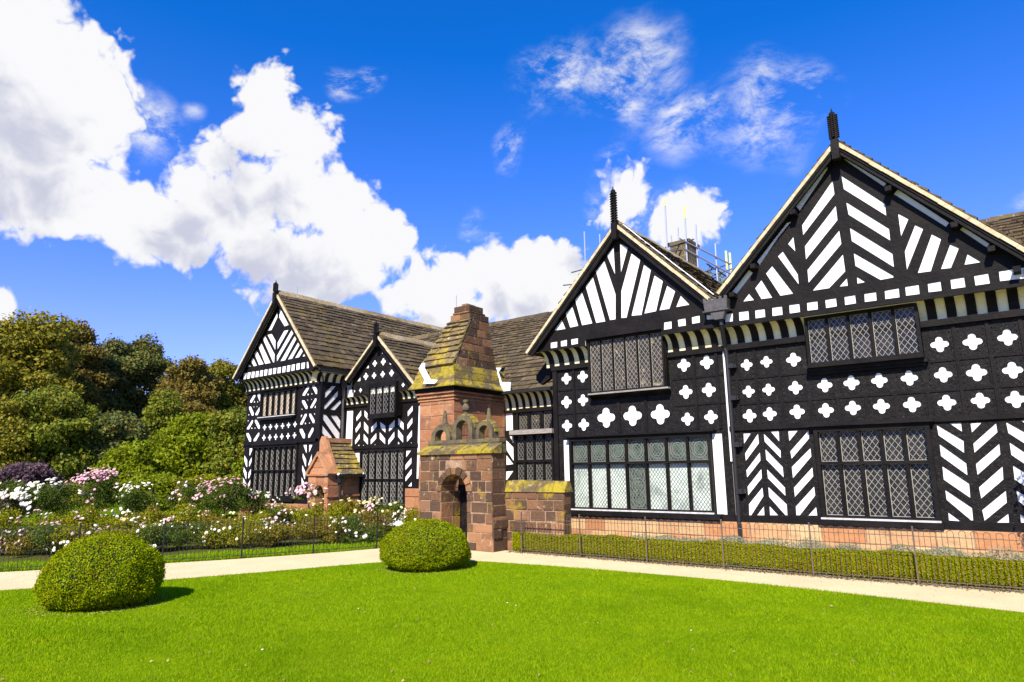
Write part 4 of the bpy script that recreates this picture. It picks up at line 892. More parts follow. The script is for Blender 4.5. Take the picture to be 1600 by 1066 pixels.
k_ = MB(); arch_plate(k_, (Vector((0, PY+.3, 0)),)+FP[1:], xpw+.01, XP-.012, 0, 0, au, ar, zsp, .288, top=[(XP-.012, zpe), (gx, gz), (xpw+.01, zpe)]); box(k_, WORLD, XP-.3, XP-.012, PY+.29, 14, 0, zpe-.05); k_.build('mortar', M['sandstone'], porch)
k_ = MB()
for i in range(9):
    a0, a1 = math.pi*i/9+.02, math.pi*(i+1)/9-.02; R0, R1 = ar, ar+.12
    prism(k_, FP, [(au+R0*math.cos(a0), zsp+R0*math.sin(a0)), (au+R1*math.cos(a0), zsp+R1*math.sin(a0)), (au+R1*math.cos(a1), zsp+R1*math.sin(a1)), (au+R0*math.cos(a1), zsp+R0*math.sin(a1))], -.1, .03)
box(k_, FP, xpw-.03, XP+.03, zpe-.03, zpe+.03, -.1, .05); box(k_, FPE, PY-.03, 14, .85, .9, -.02, .04)
# gable coping
for sgn, ex in ((-1, xpw-.04), (1, XP+.04)):
    prism(k_, FP, [(gx, gz+.12), (gx, gz), (ex, zpe-.02), (ex+sgn*.06, zpe+.04)], -.3, .06)
k_.build('dressing', M['sandstone'], porch)
zr = onX(505, 688, XP-.75).z; xr_ = XP-.62
sl_ = MB(); slates(sl_, (XP+.12, PY+.3, zpe), (XP+.12, 14, zpe), (xr_, PY+.3, zr), (xr_, 14, zr), course=.15, wid=.22, th=.03, lift=.03); base_slab(sl_, (XP+.12, PY+.3, zpe), (XP+.12, 14, zpe), (xr_, PY+.3, zr), (xr_, 14, zr))
slates(sl_, (2*xr_-XP-.12, PY+.3, zpe), (2*xr_-XP-.12, 14, zpe), (xr_, PY+.3, zr), (xr_, 14, zr), course=.15, wid=.22); sl_.build('porch_roof', M['moss_slate'], porch)
k_ = MB(); box(k_, WORLD, xr_-.14, xr_+.14, PY+.25, 14, zr-.08, zr+.06); prism(k_, south(PY+.24), [(xr_-.78, zpe), (xr_+.72, zpe), (xr_+.08, zr+.12), (xr_-.08, zr+.12)], -.1, .0); k_.build('parapet', M['sandstone'], porch)
k_ = MB(); bar(k_, (XP+.17, PY+.25, zpe-.03), (XP+.17, 14, zpe-.03), .09, .08); box(k_, FPE, PY+.3, PY+.46, zpe-.24, zpe-.08, .02, .2); tube(k_, [(XP+.1, PY+.38, zpe-.2), (XP+.1, PY+.38, .05)], .04, 8); k_.build('gutter', M['iron'], porch)
k_ = MB(); box(k_, WORLD, xpw+.1, XP-.3, PY+.32, 14, 0, zsp+ar+.1); k_.build('dark_interior', M['void'], porch)
for y_ in (PY+.28, 13.97): k_ = MB(); lathe(k_, (XP+.15, y_, zpe-.03), [(.02, 0), (.045, .02), (.045, .06), (.02, .08)], 8); k_.build('flashing', M['leadwhite'], porch)

# ================================================================== STONE GATEWAY
GY = 10.55; FG = south(GY)
g0, g1 = pt(656, 760, GY)[0], pt(769, 760, GY)[0]; GD = onX(790, 700, g1).y-GY; gzt = pt(719, 708, GY)[1]
gate = empty('stone_gateway', ((g0+g1)/2, GY, 0)); tag(gate, 'weathered sandstone gateway with round arched doorway and three mossy arches on top', 'gateway')
gl, gr = pt(689, 780, GY)[0], pt(729.5, 780, GY)[0]; gu, gar = (gl+gr)/2, (gr-gl)/2; gsp = pt(709, 742, GY)[1]-gar+.02
w = MB(); ashlar(w, FG, g0, g1, -.02, gzt, n=.0, ch=.205, w=(.2, .44), test=arch_test(gu, gar, gsp, .13), j=.012, gap=.014)
EG = east(g1); ashlar(w, EG, GY, GY+GD, -.02, gzt, n=0, ch=.235, w=(.3, .4), j=.008)
WG = (Vector((g0, 0, 0)), Vector((0, -1, 0)), Vector((0, 0, 1)), Vector((-1, 0, 0))); ashlar(w, WG, -GY-GD, -GY, -.02, gzt, n=0, ch=.235, w=(.3, .4))
# reveals of the doorway
ashlar(w, (Vector((gl, 0, 0)),)+EG[1:], GY, GY+.62, 0, gsp, n=0.004, ch=.3, w=(.3, .4), j=.004)
w.build('wall', M['old_stone'], gate)
k_ = MB(); arch_plate(k_, (Vector((0, GY+GD, 0)),)+FG[1:], g0+.012, g1-.012, -.1, gzt, gu, gar, gsp, GD-.012); k_.build('mortar', M['mortar'], gate)
k_ = MB()
for i in range(9):
    a0, a1 = math.pi*i/9+.03, math.pi*(i+1)/9-.03; R0, R1 = gar-.005, gar+random.uniform(.12, .15)
    prism(k_, FG, [(gu+R0*math.cos(a0), gsp+R0*math.sin(a0)), (gu+R1*math.cos(a0), gsp+R1*math.sin(a0)), (gu+R1*math.cos(a1), gsp+R1*math.sin(a1)), (gu+R0*math.cos(a1), gsp+R0*math.sin(a1))], -.4, .02)
k_.build('voussoirs', M['old_stone'], gate)
k_ = MB(); box(k_, south(GY+.66), gl-.1, gr+.1, 0, gsp+.12, -.05, .0)
for i in range(5): box(k_, south(GY+.66), gl-.1+i*.19, gl-.1+i*.19+.17, 0, gsp+.12, .0, .012)
k_.build('door', M['carved'], gate)
k_ = MB(); box(k_, south(GY+.67), gl-.1, gr+.1, gsp+.1, gsp+gar+.1, -.1, .0); k_.build('door_head', M['sandstone'], gate)
# sloping mossy coping in front, then a course, then the little arches
cpm = MB(); zc0 = gzt; zc1 = onY(720, 694, GY+.22).z; x = g0-.04; cx1 = g1+.05
while x < cx1-.02:
    w_ = min(random.uniform(.14, .2), cx1-x); j = random.uniform(-.008, .012)
    vs = [(x+.004, GY-.06, zc0-.02), (x+w_-.004, GY-.06, zc0-.02), (x+w_-.004, GY-.06, zc0+.035+j), (x+.004, GY-.06, zc0+.035+j), (x+.004, GY+.26, zc1+j), (x+w_-.004, GY+.26, zc1+j), (x+.004, GY+.26, zc0-.02), (x+w_-.004, GY+.26, zc0-.02)]
    cpm.add(vs, [(0, 1, 2, 3), (3, 2, 5, 4), (0, 3, 4, 6), (2, 1, 7, 5), (1, 0, 6, 7)]); x += w_
cpm.build('coping', M['mossy_stone'], gate)
GB = GY+.2; FB = south(GB); b0, b1 = sy('T2', 250, 730, GB)[0], g1+.03; bz0 = sy('T2', 700, 745, GB)[1]; bz1 = sy('T2', 700, 683, GB)[1]
cc_ = MB(); ashlar(cc_, FB, b0, b1, bz0, bz1, n=0, ch=bz1-bz0, w=(.2, .4), j=.01); ashlar(cc_, (Vector((b1, 0, 0)),)+EG[1:], GB, GY+GD, bz0, bz1, n=0, ch=bz1-bz0, w=(.2, .4)); box(cc_, WORLD, b0+.012, b1-.012, GB+.012, GY+GD, gzt-.01, bz1-.004)
cc_.build('string_course', M['dark_stone'], gate)
def lunette(x0, x1, ytop, ybase, ox0, ox1, oy, name='arch'):
    a = sy('T2', x0, ybase, GB+.03); b = sy('T2', x1, ybase, GB+.03); t = sy('T2', (x0+x1)/2, ytop, GB+.03)
    cu, ro = (a[0]+b[0])/2, (b[0]-a[0])/2; hz = t[1]-bz1; k = 16
    ri = ro*.62; m_ = MB(); F_ = south(GB+.03); stil = max(0, hz-ro)
    def P(r, th, st): return (cu+r*math.cos(th), bz1+st+r*math.sin(th))
    def ringpts(r, st, e=0): return [(cu+r, bz1+e)]+[P(r, math.pi*i/k, st) for i in range(k+1)]+[(cu-r, bz1+e)]
    o = ringpts(ro, stil); n_ = ringpts(ri, stil)
    if hz < ro: sc = hz/ro; o = [(u, bz1+(v-bz1)*sc) for u, v in o]; n_ = [(u, bz1+(v-bz1)*sc) for u, v in n_]
    K = len(o); T_ = -(GD-.25)
    vs = [fr(F_, u, v, 0) for u, v in o]+[fr(F_, u, v, 0) for u, v in n_]+[fr(F_, u, v, T_) for u, v in o]+[fr(F_, u, v, T_) for u, v in n_]
    fs = []
    for i in range(K-1): fs += [(i, i+1, K+i+1, K+i)[::-1], (i, i+1, 2*K+i+1, 2*K+i), (K+i, 3*K+i, 3*K+i+1, K+i+1), (2*K+i, 2*K+i+1, 3*K+i+1, 3*K+i)]
    m_.add(vs, fs); return m_, cu, ro, hz
for (x0, x1, yt, yb) in ((300, 560, 480, 695), (592, 868, 345, 672), (915, 1150, 425, 655)):
    m_, cu, ro, hz = lunette(x0, x1, yt, yb, 0, 0, 0); a_ = m_.build('arch', M['dark_stone'], gate)
    t_ = MB(); kk = 9   # mossy backs laid over the arch
    sc = min(1, hz/ro); stil = max(0, hz-ro)
    for i in range(kk):
        t0, t1 = math.pi*i/kk+.02, math.pi*(i+1)/kk-.02
        q = [(cu+(ro+d_)*math.cos(t), bz1+stil+(ro+d_)*math.sin(t)*sc) for t, d_ in ((t0, .002), (t0, .03), (t1, .03), (t1, .002))]
        prism(t_, south(GB+.03), q, -(GD-.23), -.06)
    t_.build('moss_cap', M['mossy_stone'], a_)
FY = GB+.2
for (x, yb, yt, kind) in ((490, 470, 262, 0), (778, 345, 120, 1), (1100, 425, 232, 0)):
    b = sy('T2', x, yb, FY); t = sy('T2', x, yt, FY); h_ = t[1]-b[1]; m_ = MB()
    if kind: pr = [(.09, 0), (.09, .03), (.05, .05), (.04, .08), (.085, .11), (.09, .15), (.06, .2), (.035, .23), (.06, .26), (.065, .29), (.04, .3)]; pr = [(r, z*h_/.3) for r, z in pr]
    else: pr = [(.085, 0), (.08, h_*.12), (.06, h_*.16), (.055, h_*.3), (.04, h_*.7), (.028, h_*.95), (.01, h_)]
    lathe(m_, (b[0], FY, b[1]-.02), pr, 10); m_.build('finial', M['dark_stone'], gate)
# rough foot stones
m_ = MB(); q0, q1 = pt(742, 850, GY-.06)[0], g1+.05; fz = .62; ashlar(m_, south(GY-.04), q0, q1, 0, .26, n=0, ch=.26, w=(.3, .45), j=.02); ashlar(m_, (Vector((q1, 0, 0)),)+EG[1:], GY-.04, GY+GD, 0, fz, n=0, ch=.22, w=(.25, .4), j=.02); box(m_, WORLD, q0+.01, q1-.012, GY-.03, GY+GD, 0, .25); box(m_, WORLD, g1-.02, q1-.014, GY+.01, GY+GD, 0, fz-.01); m_.build('foot_stones', M['old_stone'], gate)

# ================================================================== LOW GARDEN WALL
LY = GY+GD-.02; FL = south(LY); l0, l1 = pt(779, 760, LY)[0], pt(881, 780, LY)[0]; lz0 = pt(835, 769, LY)[1]; lz1 = pt(835, 751, LY+.09)[1]
lw_ = empty('garden_wall', ((l0+l1)/2, LY, 0)); tag(lw_, 'low sandstone wall with yellow mossy coping between gateway and house', 'wall')
m_ = MB(); ashlar(m_, FL, l0, l1, 0, lz0, n=0, ch=.19, w=(.24, .42), j=.012, gap=.016); ashlar(m_, (Vector((l1, 0, 0)),)+EG[1:], LY, LY+.26, 0, lz0, n=0, ch=.19, w=(.26, .27)); m_.build('stonework', M['old_stone'], lw_)
k_ = MB(); box(k_, WORLD, l0, l1-.012, LY+.012, LY+.26, -.05, lz0-.004); k_.build('mortar', M['mortar'], lw_)
m_ = MB(); x = l0-.05
while x < l1+.02:
    w_ = min(random.uniform(.25, .42), l1+.04-x); j = random.uniform(-.01, .01)
    vs = [(x+.004, LY-.03, lz0), (x+w_-.004, LY-.03, lz0), (x+w_-.004, LY+.09, lz1+j), (x+.004, LY+.09, lz1+j), (x+.004, LY+.17, lz1+j), (x+w_-.004, LY+.17, lz1+j), (x+.004, LY+.29, lz0), (x+w_-.004, LY+.29, lz0)]
    m_.add(vs, [(0, 1, 2, 3), (3, 2, 5, 4), (4, 5, 7, 6), (0, 3, 4, 6), (2, 1, 7, 5), (1, 0, 6, 7)]); x += w_
    if w_ < .03: break
m_.build('coping', M['mossy_stone'], lw_)

# ================================================================== EXTRAS ON THE ROOFS
m = MB()
for (x, y, yt, Y) in ((464, 466, 447, 15), (713, 480, 462, 13.7)):
    m = MB(); a = onY(x, y, Y); b = onY(x, yt, Y); bar(m, (a.x, Y, a.z-.15), (a.x, Y, b.z), .012); m.build('lightning_rod', M['steel'], house)
m = MB(); pts = []
for i in range(15):
    t = .03+.93*i/14; X = A2[0]+(R2[0]-A2[0])*t; Zz = A2[1]+(R2[1]-A2[1])*t+.07; pts.append((X, YV+.07+.22+.04*math.sin(i*1.3), Zz))
tube(m, pts, .012, 5); m.build('cable', M['leadwhite'], house)
# chimney stack and scaffold beyond the valley
m = MB(); k_ = MB(); c0 = onY(1046, 380, 20); c1 = onY(1077, 400, 20)
ashlar(m, south(20), c0.x, c1.x, 6.5, c0.z-.1, n=0, ch=.16, w=(.15, .3)); ashlar(m, east(c1.x), 20, 20.8, 6.5, c0.z-.1, n=0, ch=.16, w=(.15, .3)); box(m, WORLD, c0.x-.05, c1.x+.05, 19.95, 20.85, c0.z-.1, c0.z); 
o_ = m.build('chimney', M['dark_stone'], house); box(k_, WORLD, c0.x+.01, c1.x-.012, 20.012, 20.8, 6, c0.z-.11); k_.build('mortar', M['mortar'], o_)
scf = empty('scaffold', (-7.5, 19.3, 5)); tag(scf, 'tube scaffold with yellow tipped poles rising behind the roof valley', 'scaffold')
for (x, yt, yb, Y, tip) in ((1043, 312, 420, 19.4, 1), (1062, 355, 420, 21, 0), (1074, 320, 430, 19.4, 2), (1091, 350, 440, 19.4, 0), (1121, 380, 450, 19.4, 0), (1137, 392, 450, 19.6, 3), (1143, 395, 450, 20.6, 3), (1050, 368, 400, 21, 0)):
    m = MB(); a, b = onY(x, yt, Y), onY(x, yb, Y); tube(m, [(b.x, Y, 5.5), (b.x+(a.x-b.x)*.3, Y, a.z)], .026, 6); o_ = m.build('pole', M['steel'], scf)
    if tip: t_ = MB(); L_ = (.2, .45, .6)[tip-1]; tube(t_, [((b.x+(a.x-b.x)*.3), Y, a.z+.005), ((b.x+(a.x-b.x)*.3), Y, a.z-L_)], .034, 6); t_.build('tape', M['yellow'], o_)
m = MB()
def rl(x0, y0, x1, y1, Y0, Y1, r=.025): m_ = m; tube(m_, [onY(x0, y0, Y0), onY(x1, y1, Y1)], r, 6)
rl(1062, 373, 1141, 413, 19.35, 19.35); rl(1068, 388, 1141, 428, 19.35, 19.35); rl(1040, 387, 1084, 374, 19.4, 20.6); rl(1044, 393, 1085, 388, 19.4, 20.6); rl(1100, 425, 1142, 412, 19.3, 20.2); rl(1104, 412, 1135, 432, 19.3, 20.2); rl(1110, 432, 1144, 420, 19.5, 20)
m.build('ledger', M['steel_dark'], scf)
scf2 = empty('scaffold', (-11.5, 19.6, 6)); tag(scf2, 'pair of thin scaffold poles showing left of the smaller gable roof', 'scaffold')
for (x, yt) in ((913, 362), (937, 366)):
    m = MB(); a = onY(x, yt, 19.6); tube(m, [(a.x, 19.6, 5.5), (a.x, 19.6, a.z)], .026, 6); m.build('pole', M['steel'], scf2)
m = MB(); tube(m, [onY(893, 426, 19.5), onY(915, 420, 20.2)], .022, 6); tube(m, [onY(880, 446, 19.5), onY(900, 444, 20.2)], .022, 6); m.build('ledger', M['steel_dark'], scf2)

# ================================================================== FOLIAGE TOOLS
def np_mesh(name, V, Fc, mat_, parent=None):
    me = bpy.data.meshes.new(name); n = len(V); k = Fc.shape[1]; nf = len(Fc)
    me.vertices.add(n); me.vertices.foreach_set('co', np.ascontiguousarray(V, dtype=np.float32).ravel())
    me.loops.add(nf*k); me.loops.foreach_set('vertex_index', np.ascontiguousarray(Fc, dtype=np.int32).ravel())
    me.polygons.add(nf); me.polygons.foreach_set('loop_start', np.arange(0, nf*k, k, dtype=np.int32)); me.polygons.foreach_set('loop_total', np.full(nf, k, dtype=np.int32))
    me.update(calc_edges=True); me.materials.append(mat_)
    o = bpy.data.objects.new(name, me); COL.objects.link(o)
    if parent: o.parent = parent
    return o
def unit(a): return a/np.maximum(np.linalg.norm(a, axis=1, keepdims=True), 1e-9)
def leaves(P, Nn, size, aspect=.62, spread=.7, sizevar=.35):
    n = len(P); N_ = unit(Nn+RNG.normal(0, spread, (n, 3))); A = unit(np.cross(N_, RNG.normal(0, 1, (n, 3)))); B = np.cross(N_, A)
    s_ = (size*(1+RNG.uniform(-sizevar, sizevar, n)))[:, None]
    V = np.stack([P-A*s_*.5, P+B*s_*aspect*.5+N_*s_*.08, P+A*s_*.5, P-B*s_*aspect*.5+N_*s_*.08], 1).reshape(-1, 3)
    Fc = np.arange(4*n).reshape(n, 4); return V, Fc
def leafmat(name, cols, trans=.3, rough=.55, var=None, vs=.5, spec=.3, extra=None): return mat(name, cols[0], rough, isl=cols, trans=trans, spec=spec, var=var, vscale=vs, extra=extra)
LM_ = {
 'box': leafmat('box_leaves', [(0.1, 0.1495, 0.002), (0.2, 0.253, 0.003), (0.28, 0.3335, 0.004), (0.4, 0.414, 0.012), (0.12, 0.184, 0.002), (0.22, 0.276, 0.003)], .3, .8, spec=0, var=(.24, .2, .004), vs=3),
 'hedge': leafmat('hedge_leaves', [(0.13, 0.165, 0.003), (0.21, 0.242, 0.004), (0.3, 0.308, 0.006), (0.36, 0.297, 0.01), (0.15, 0.198, 0.003)], .3, .8, spec=0, var=(.26, .17, .01), vs=5),
 'rose': leafmat('rose_leaves', [(0.125, 0.168, 0.0075), (0.2125, 0.252, 0.009), (0.3, 0.336, 0.012), (0.375, 0.308, 0.015), (0.15, 0.196, 0.009), (0.4, 0.224, 0.03)], .4, .8, spec=.03, var=(.26, .17, .02), vs=2),
 'rose_dark': leafmat('rose_leaves_dark', [(.05, .09, .012), (.09, .13, .014), (.12, .16, .014), (.07, .1, .012)], .35, .7, spec=.1),
 'rose_red': leafmat('rose_leaves_reddish', [(0.2, 0.143, 0.016), (0.28, 0.176, 0.02), (0.16, 0.176, 0.0096), (0.32, 0.22, 0.024), (0.12, 0.143, 0.008)], .35, .7, spec=.1),
 'olive': leafmat('olive_leaves', [(0.1377, 0.138, 0.0174), (0.2066, 0.1868, 0.0203), (0.2755, 0.2193, 0.0174), (0.3581, 0.2761, 0.0145), (0.124, 0.1462, 0.0203)], .3, var=(.13, .14, .014), vs=.25, spec=.12),
 'dark': leafmat('dark_leaves', [(0.0776, 0.1031, 0.0231), (0.1121, 0.1406, 0.0297), (0.1725, 0.1781, 0.0363), (0.2242, 0.1875, 0.0396), (0.0862, 0.1125, 0.0297)], .28, var=(.1, .07, .022), vs=.3, spec=.12),
 'brown': leafmat('brown_leaves', [(0.1747, 0.125, 0.0308), (0.2419, 0.1691, 0.0336), (0.2957, 0.1911, 0.028), (0.1344, 0.1176, 0.028), (0.1142, 0.1103, 0.028)], .3, var=(.1, .1, .018), vs=.25, spec=.05),
 'lime': leafmat('lime_leaves', [(0.1275, 0.1779, 0.0054), (0.204, 0.2542, 0.0063), (0.2932, 0.3177, 0.009), (0.1658, 0.2034, 0.0072)], .4, var=(.15, .13, .012), vs=.6, spec=.12),
 'mid': leafmat('mid_leaves', [(0.099, 0.132, 0.015), (0.165, 0.198, 0.018), (0.231, 0.2475, 0.021), (0.2805, 0.231, 0.021)], .35, var=(.12, .09, .014), vs=.5, spec=.12),
 'purple': leafmat('purple_leaves', [(0.0774, 0.0432, 0.0553), (0.1215, 0.0679, 0.0829), (0.1768, 0.105, 0.1105), (0.0884, 0.0617, 0.0553)], .25, spec=.1),
 'grey': leafmat('grey_leaves', [(.3, .3, .19), (.22, .24, .12), (.38, .36, .26), (.15, .18, .06)], .3),
 'bark': mat('bark', (.09, .065, .045), .9, var=(.05, .038, .03), vscale=4, bump=.02, bscale=12), 'twig': mat('twigs', (.13, .09, .06), .9),
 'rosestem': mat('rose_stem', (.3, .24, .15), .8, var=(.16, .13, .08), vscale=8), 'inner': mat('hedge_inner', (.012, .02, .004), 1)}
BL = {'white': mat('white_petals', (.88, .84, .7), .7, isl=[(.92, .88, .76), (.9, .8, .55), (.93, .9, .8)], trans=.2, spec=.1), 'pink': mat('pink_petals', (.8, .4, .42), .6, isl=[(.8, .38, .42), (.85, .58, .5), (.75, .3, .4), (.88, .7, .62)], trans=.2),
      'yellow': mat('yellow_petals', (.82, .66, .2), .6, isl=[(.85, .72, .25), (.88, .8, .45), (.8, .6, .12)], trans=.2), 'mixed': mat('mixed_petals', (.8, .6, .55), .6, isl=[(.86, .83, .76), (.78, .42, .45), (.85, .65, .55), (.8, .5, .55)], trans=.2)}
def blossoms(P, Nn, size):
    """each bloom an open cup of two rings of petals"""
    n = len(P); N_ = unit(Nn); A = unit(np.cross(N_, RNG.normal(0, 1, (n, 3)))); B = np.cross(N_, A); s_ = size*(1+RNG.uniform(-.35, .35, n)); V = []; k = 6
    rings = ((.12, .28), (.62, .34), (1.0, .1), (.5, -.25))
    for (r, h) in rings:
        for j in range(k):
            a = 2*math.pi*(j+(.5 if r > .8 else 0))/k; rr = r*(1+RNG.uniform(-.12, .12, n))
            V.append(P+A*(s_*.5*rr*math.cos(a))[:, None]+B*(s_*.5*rr*math.sin(a))[:, None]+N_*(s_*.5*h)[:, None])
    V = np.stack(V, 1); nv = len(rings)*k; Fl = []
    for i in range(len(rings)-1):
        for j in range(k): Fl.append((i*k+j, i*k+(j+1) % k, (i+1)*k+(j+1) % k, (i+1)*k+j))
    Fl.append((0, 1, 2, 3)); Fl.append((0, 3, 4, 5))
    Fl = np.array(Fl); Fc = (Fl[None]+(np.arange(n)*nv)[:, None, None]).reshape(-1, 4); return V.reshape(-1, 3), Fc
def lobes_points(lobes, dens, shell=.55):
    P = []; Nn = []
    for (c, r) in lobes:
        n = int(dens*r[0]*r[2]); d = unit(RNG.normal(0, 1, (n, 3))); rad = (shell+(1-shell)*RNG.random(n)**.6)[:, None]; bump_ = (1+.12*np.sin(d[:, :1]*7+c[0])*np.cos(d[:, 2:]*6+c[1]))
        P.append(np.array(c)+d*rad*np.array(r)*bump_+RNG.normal(0, .13, (n, 3))*min(r)); Nn.append(d+np.array([0, 0, .35]))
    return np.concatenate(P), np.concatenate(Nn)

# ================================================================== TREES
def tree(pxc, pytop, hwpx, dist, pal, label, cat='tree', name='tree', leaf=.2, dens=330, low=.12, lobn=46, group=None, squash=1., trunk=True, seed=0):
    rg = np.random.default_rng(seed+int(pxc)*7+int(pytop))
    base = at(pxc, 742, dist); top = at(pxc, pytop, dist).z; hw = hwpx/F_PX*dist
    root = empty(name, (base.x, base.y, 0)); tag(root, label, cat, group)
    zlo = low*top; cz = (top+zlo)/2; rz = (top-zlo)/2; lobes = []
    for i in range(lobn):
        d = rg.normal(0, 1, 3); d /= np.linalg.norm(d)
        if d[2] < -.55: d[2] = -d[2]
        q = rg.uniform(.5, .95); rr = rg.uniform(.13, .3)*min(hw, rz*1.3)
        c = np.array([d[0]*hw*q*.9, d[1]*hw*q*.8, cz+d[2]*rz*q*(1 if d[2] > 0 else .9)])
        if c[2]+rr*.8 > top: c[2] = top-rr*.8
        if c[2]-rr < .2: c[2] = rr+.2
        lobes.append((c, (rr*1.25, rr*1.25, rr*.75)))
    lobes.append((np.array([0, 0, top-rz*.35]), (hw*.4, hw*.4, rz*.33)))
    lobes.append((np.array([0, 0, cz]), (hw*.62, hw*.6, rz*.7)))
    P, Nn = lobes_points(lobes, dens/leaf/1.6); V, Fc = leaves(P, Nn, leaf*1.1, spread=1.1, sizevar=.5); np_mesh('crown', V, Fc, LM_[pal], root)
    if trunk:
        m = MB(); tr = max(.12, hw*.055); hz = cz*.9; pts = [(0, 0, -.1), (tr*.5, 0, hz*.4), (-tr*.3, tr*.3, hz*.8), (0, 0, top*.8)]; tube(m, pts, [tr, tr*.8, tr*.55, tr*.15], 8)
        for c, r in lobes[:14]:
            s0 = (0, 0, max(zlo*.7, c[2]*.5)); mid = (c[0]*.45, c[1]*.45, (s0[2]+c[2])/2+.1*r[0]); tube(m, [s0, mid, tuple(c)], [tr*.4, tr*.25, tr*.08], 6)
        m.build('trunk', LM_['bark'], None).parent = root
    return root
tree(10, 478, 105, 40, 'olive', 'tall olive brown tree at the left edge of the photo', leaf=.2)
tree(98, 492, 66, 46, 'brown', 'tall tree with rusty orange top second from the left edge', leaf=.2)
tree(155, 520, 62, 50, 'dark', 'tall dark green tree left of the rounded one', leaf=.2)
tree(212, 512, 56, 52, 'dark', 'dark tree with the rounded crown standing highest left of the house', leaf=.2)
tree(282, 550, 62, 50, 'brown', 'rusty brown tree in the middle between dark trees and the house', leaf=.2)
tree(335, 553, 52, 54, 'olive', 'olive tree with a thin top just left of the far gable', leaf=.2)
tree(385, 575, 50, 56, 'brown', 'brown tree standing right behind the left corner of the house', leaf=.2)
tree(70, 600, 85, 36, 'mid', 'green tree below the tall olive one on the left', leaf=.17, low=.02)
tree(165, 640, 70, 38, 'dark', 'low dark shrubby tree between the green tree and the bright bush', leaf=.17, low=.02)
tree(250, 605, 55, 42, 'mid', 'mid green tree below the rusty brown one', leaf=.17, low=.05)
tree(205, 688, 58, 29, 'lime', 'bright lime green bush behind the rose bed', 'bush', 'bush', leaf=.13, low=.0, squash=.8)
tree(290, 642, 66, 31, 'lime', 'large yellow green bush left of the far gable wall', 'bush', 'bush', leaf=.13, low=.0)
tree(362, 632, 52, 30, 'mid', 'tall green bush touching the far gable wall', 'bush', 'bush', leaf=.13, low=.0)
tree(38, 722, 66, 21.5, 'purple', 'purple leaved shrub behind the roses at far left', 'bush', 'bush', leaf=.09, low=.0, trunk=False, dens=300)
tree(320, 742, 55, 24, 'rose', 'low yellowish bush in front of the large yellow green one', 'bush', 'bush', leaf=.09, low=.0, trunk=False, dens=300)
tree(120, 752, 70, 25, 'mid', 'low dark green bush right of the purple shrub', 'bush', 'bush', leaf=.09, low=.0, trunk=False, dens=260)
tree(395, 700, 40, 27, 'lime', 'narrow yellow green bush at the foot of the far gable wall', 'bush', 'bush', leaf=.1, low=.0, trunk=False)
tree(250, 738, 60, 25, 'lime', 'low yellow green bush between the pink topped and forked standard roses', 'bush', 'bush', leaf=.09, low=.0, trunk=False)
tree(-10, 620, 70, 34, 'olive', 'olive brown bush cut by the left edge of the photo', 'bush', 'bush', leaf=.15, low=.0)
wl_ = [];
for i in range(60):
    b = at(random.uniform(-120, 420), 742, random.uniform(58, 66)); h_ = random.uniform(3, 8.5); wl_.append((np.array([b.x, b.y, h_*.6]), (2.6, 2.6, h_*.5)))
P, Nn = lobes_points(wl_, 260); V, Fc = leaves(P, Nn, .34, spread=1.); tag(np_mesh('woodland', V, Fc, LM_['dark']), 'dark woodland filling the gaps between the nearer trees', 'woodland', kind='stuff')
# tree seen through the roof valley
def far_tree():
    b = at(1128, 700, 36); top = at(1128, 402, 36).z; root = empty('tree', (b.x, b.y, 0)); tag(root, 'green tree top peeping over the roof valley behind the scaffold', 'tree')
    P, Nn = lobes_points([(np.array([random.uniform(-1.2, 1.2), random.uniform(-1, 1), top-1.2-random.uniform(0, 4)]), (1.0, 1.0, .9)) for _ in range(14)]+[(np.array([0, 0, top-.8]), (.8, .8, .8))], 700)
    V, Fc = leaves(P, Nn, .16); np_mesh('crown', V, Fc, LM_['mid'], root); m = MB(); tube(m, [(0, 0, 0), (.2, 0, top-2)], [.4, .15], 8); m.build('trunk', LM_['bark']).parent = root
far_tree()

def shade_tree():
    root = empty('tree', (1.25, 11.75, 0)); tag(root, 'small garden tree just right of the frame casting dappled shade on the wall', 'tree')
    lo_ = [(np.array([random.uniform(-.6, .7), random.uniform(-.3, .3), 2.5+random.uniform(-.8, .7)]), (.42, .42, .36)) for _ in range(14)]
    P, Nn = lobes_points(lo_, 3500); V, Fc = leaves(P, Nn, .07); np_mesh('crown', V, Fc, LM_['mid'], root); m = MB(); tube(m, [(0, 0, 0), (.05, 0, 1.3), (-.1, 0, 2.4)], [.07, .06, .03], 8); m.build('trunk', LM_['bark']).parent = root
shade_tree()
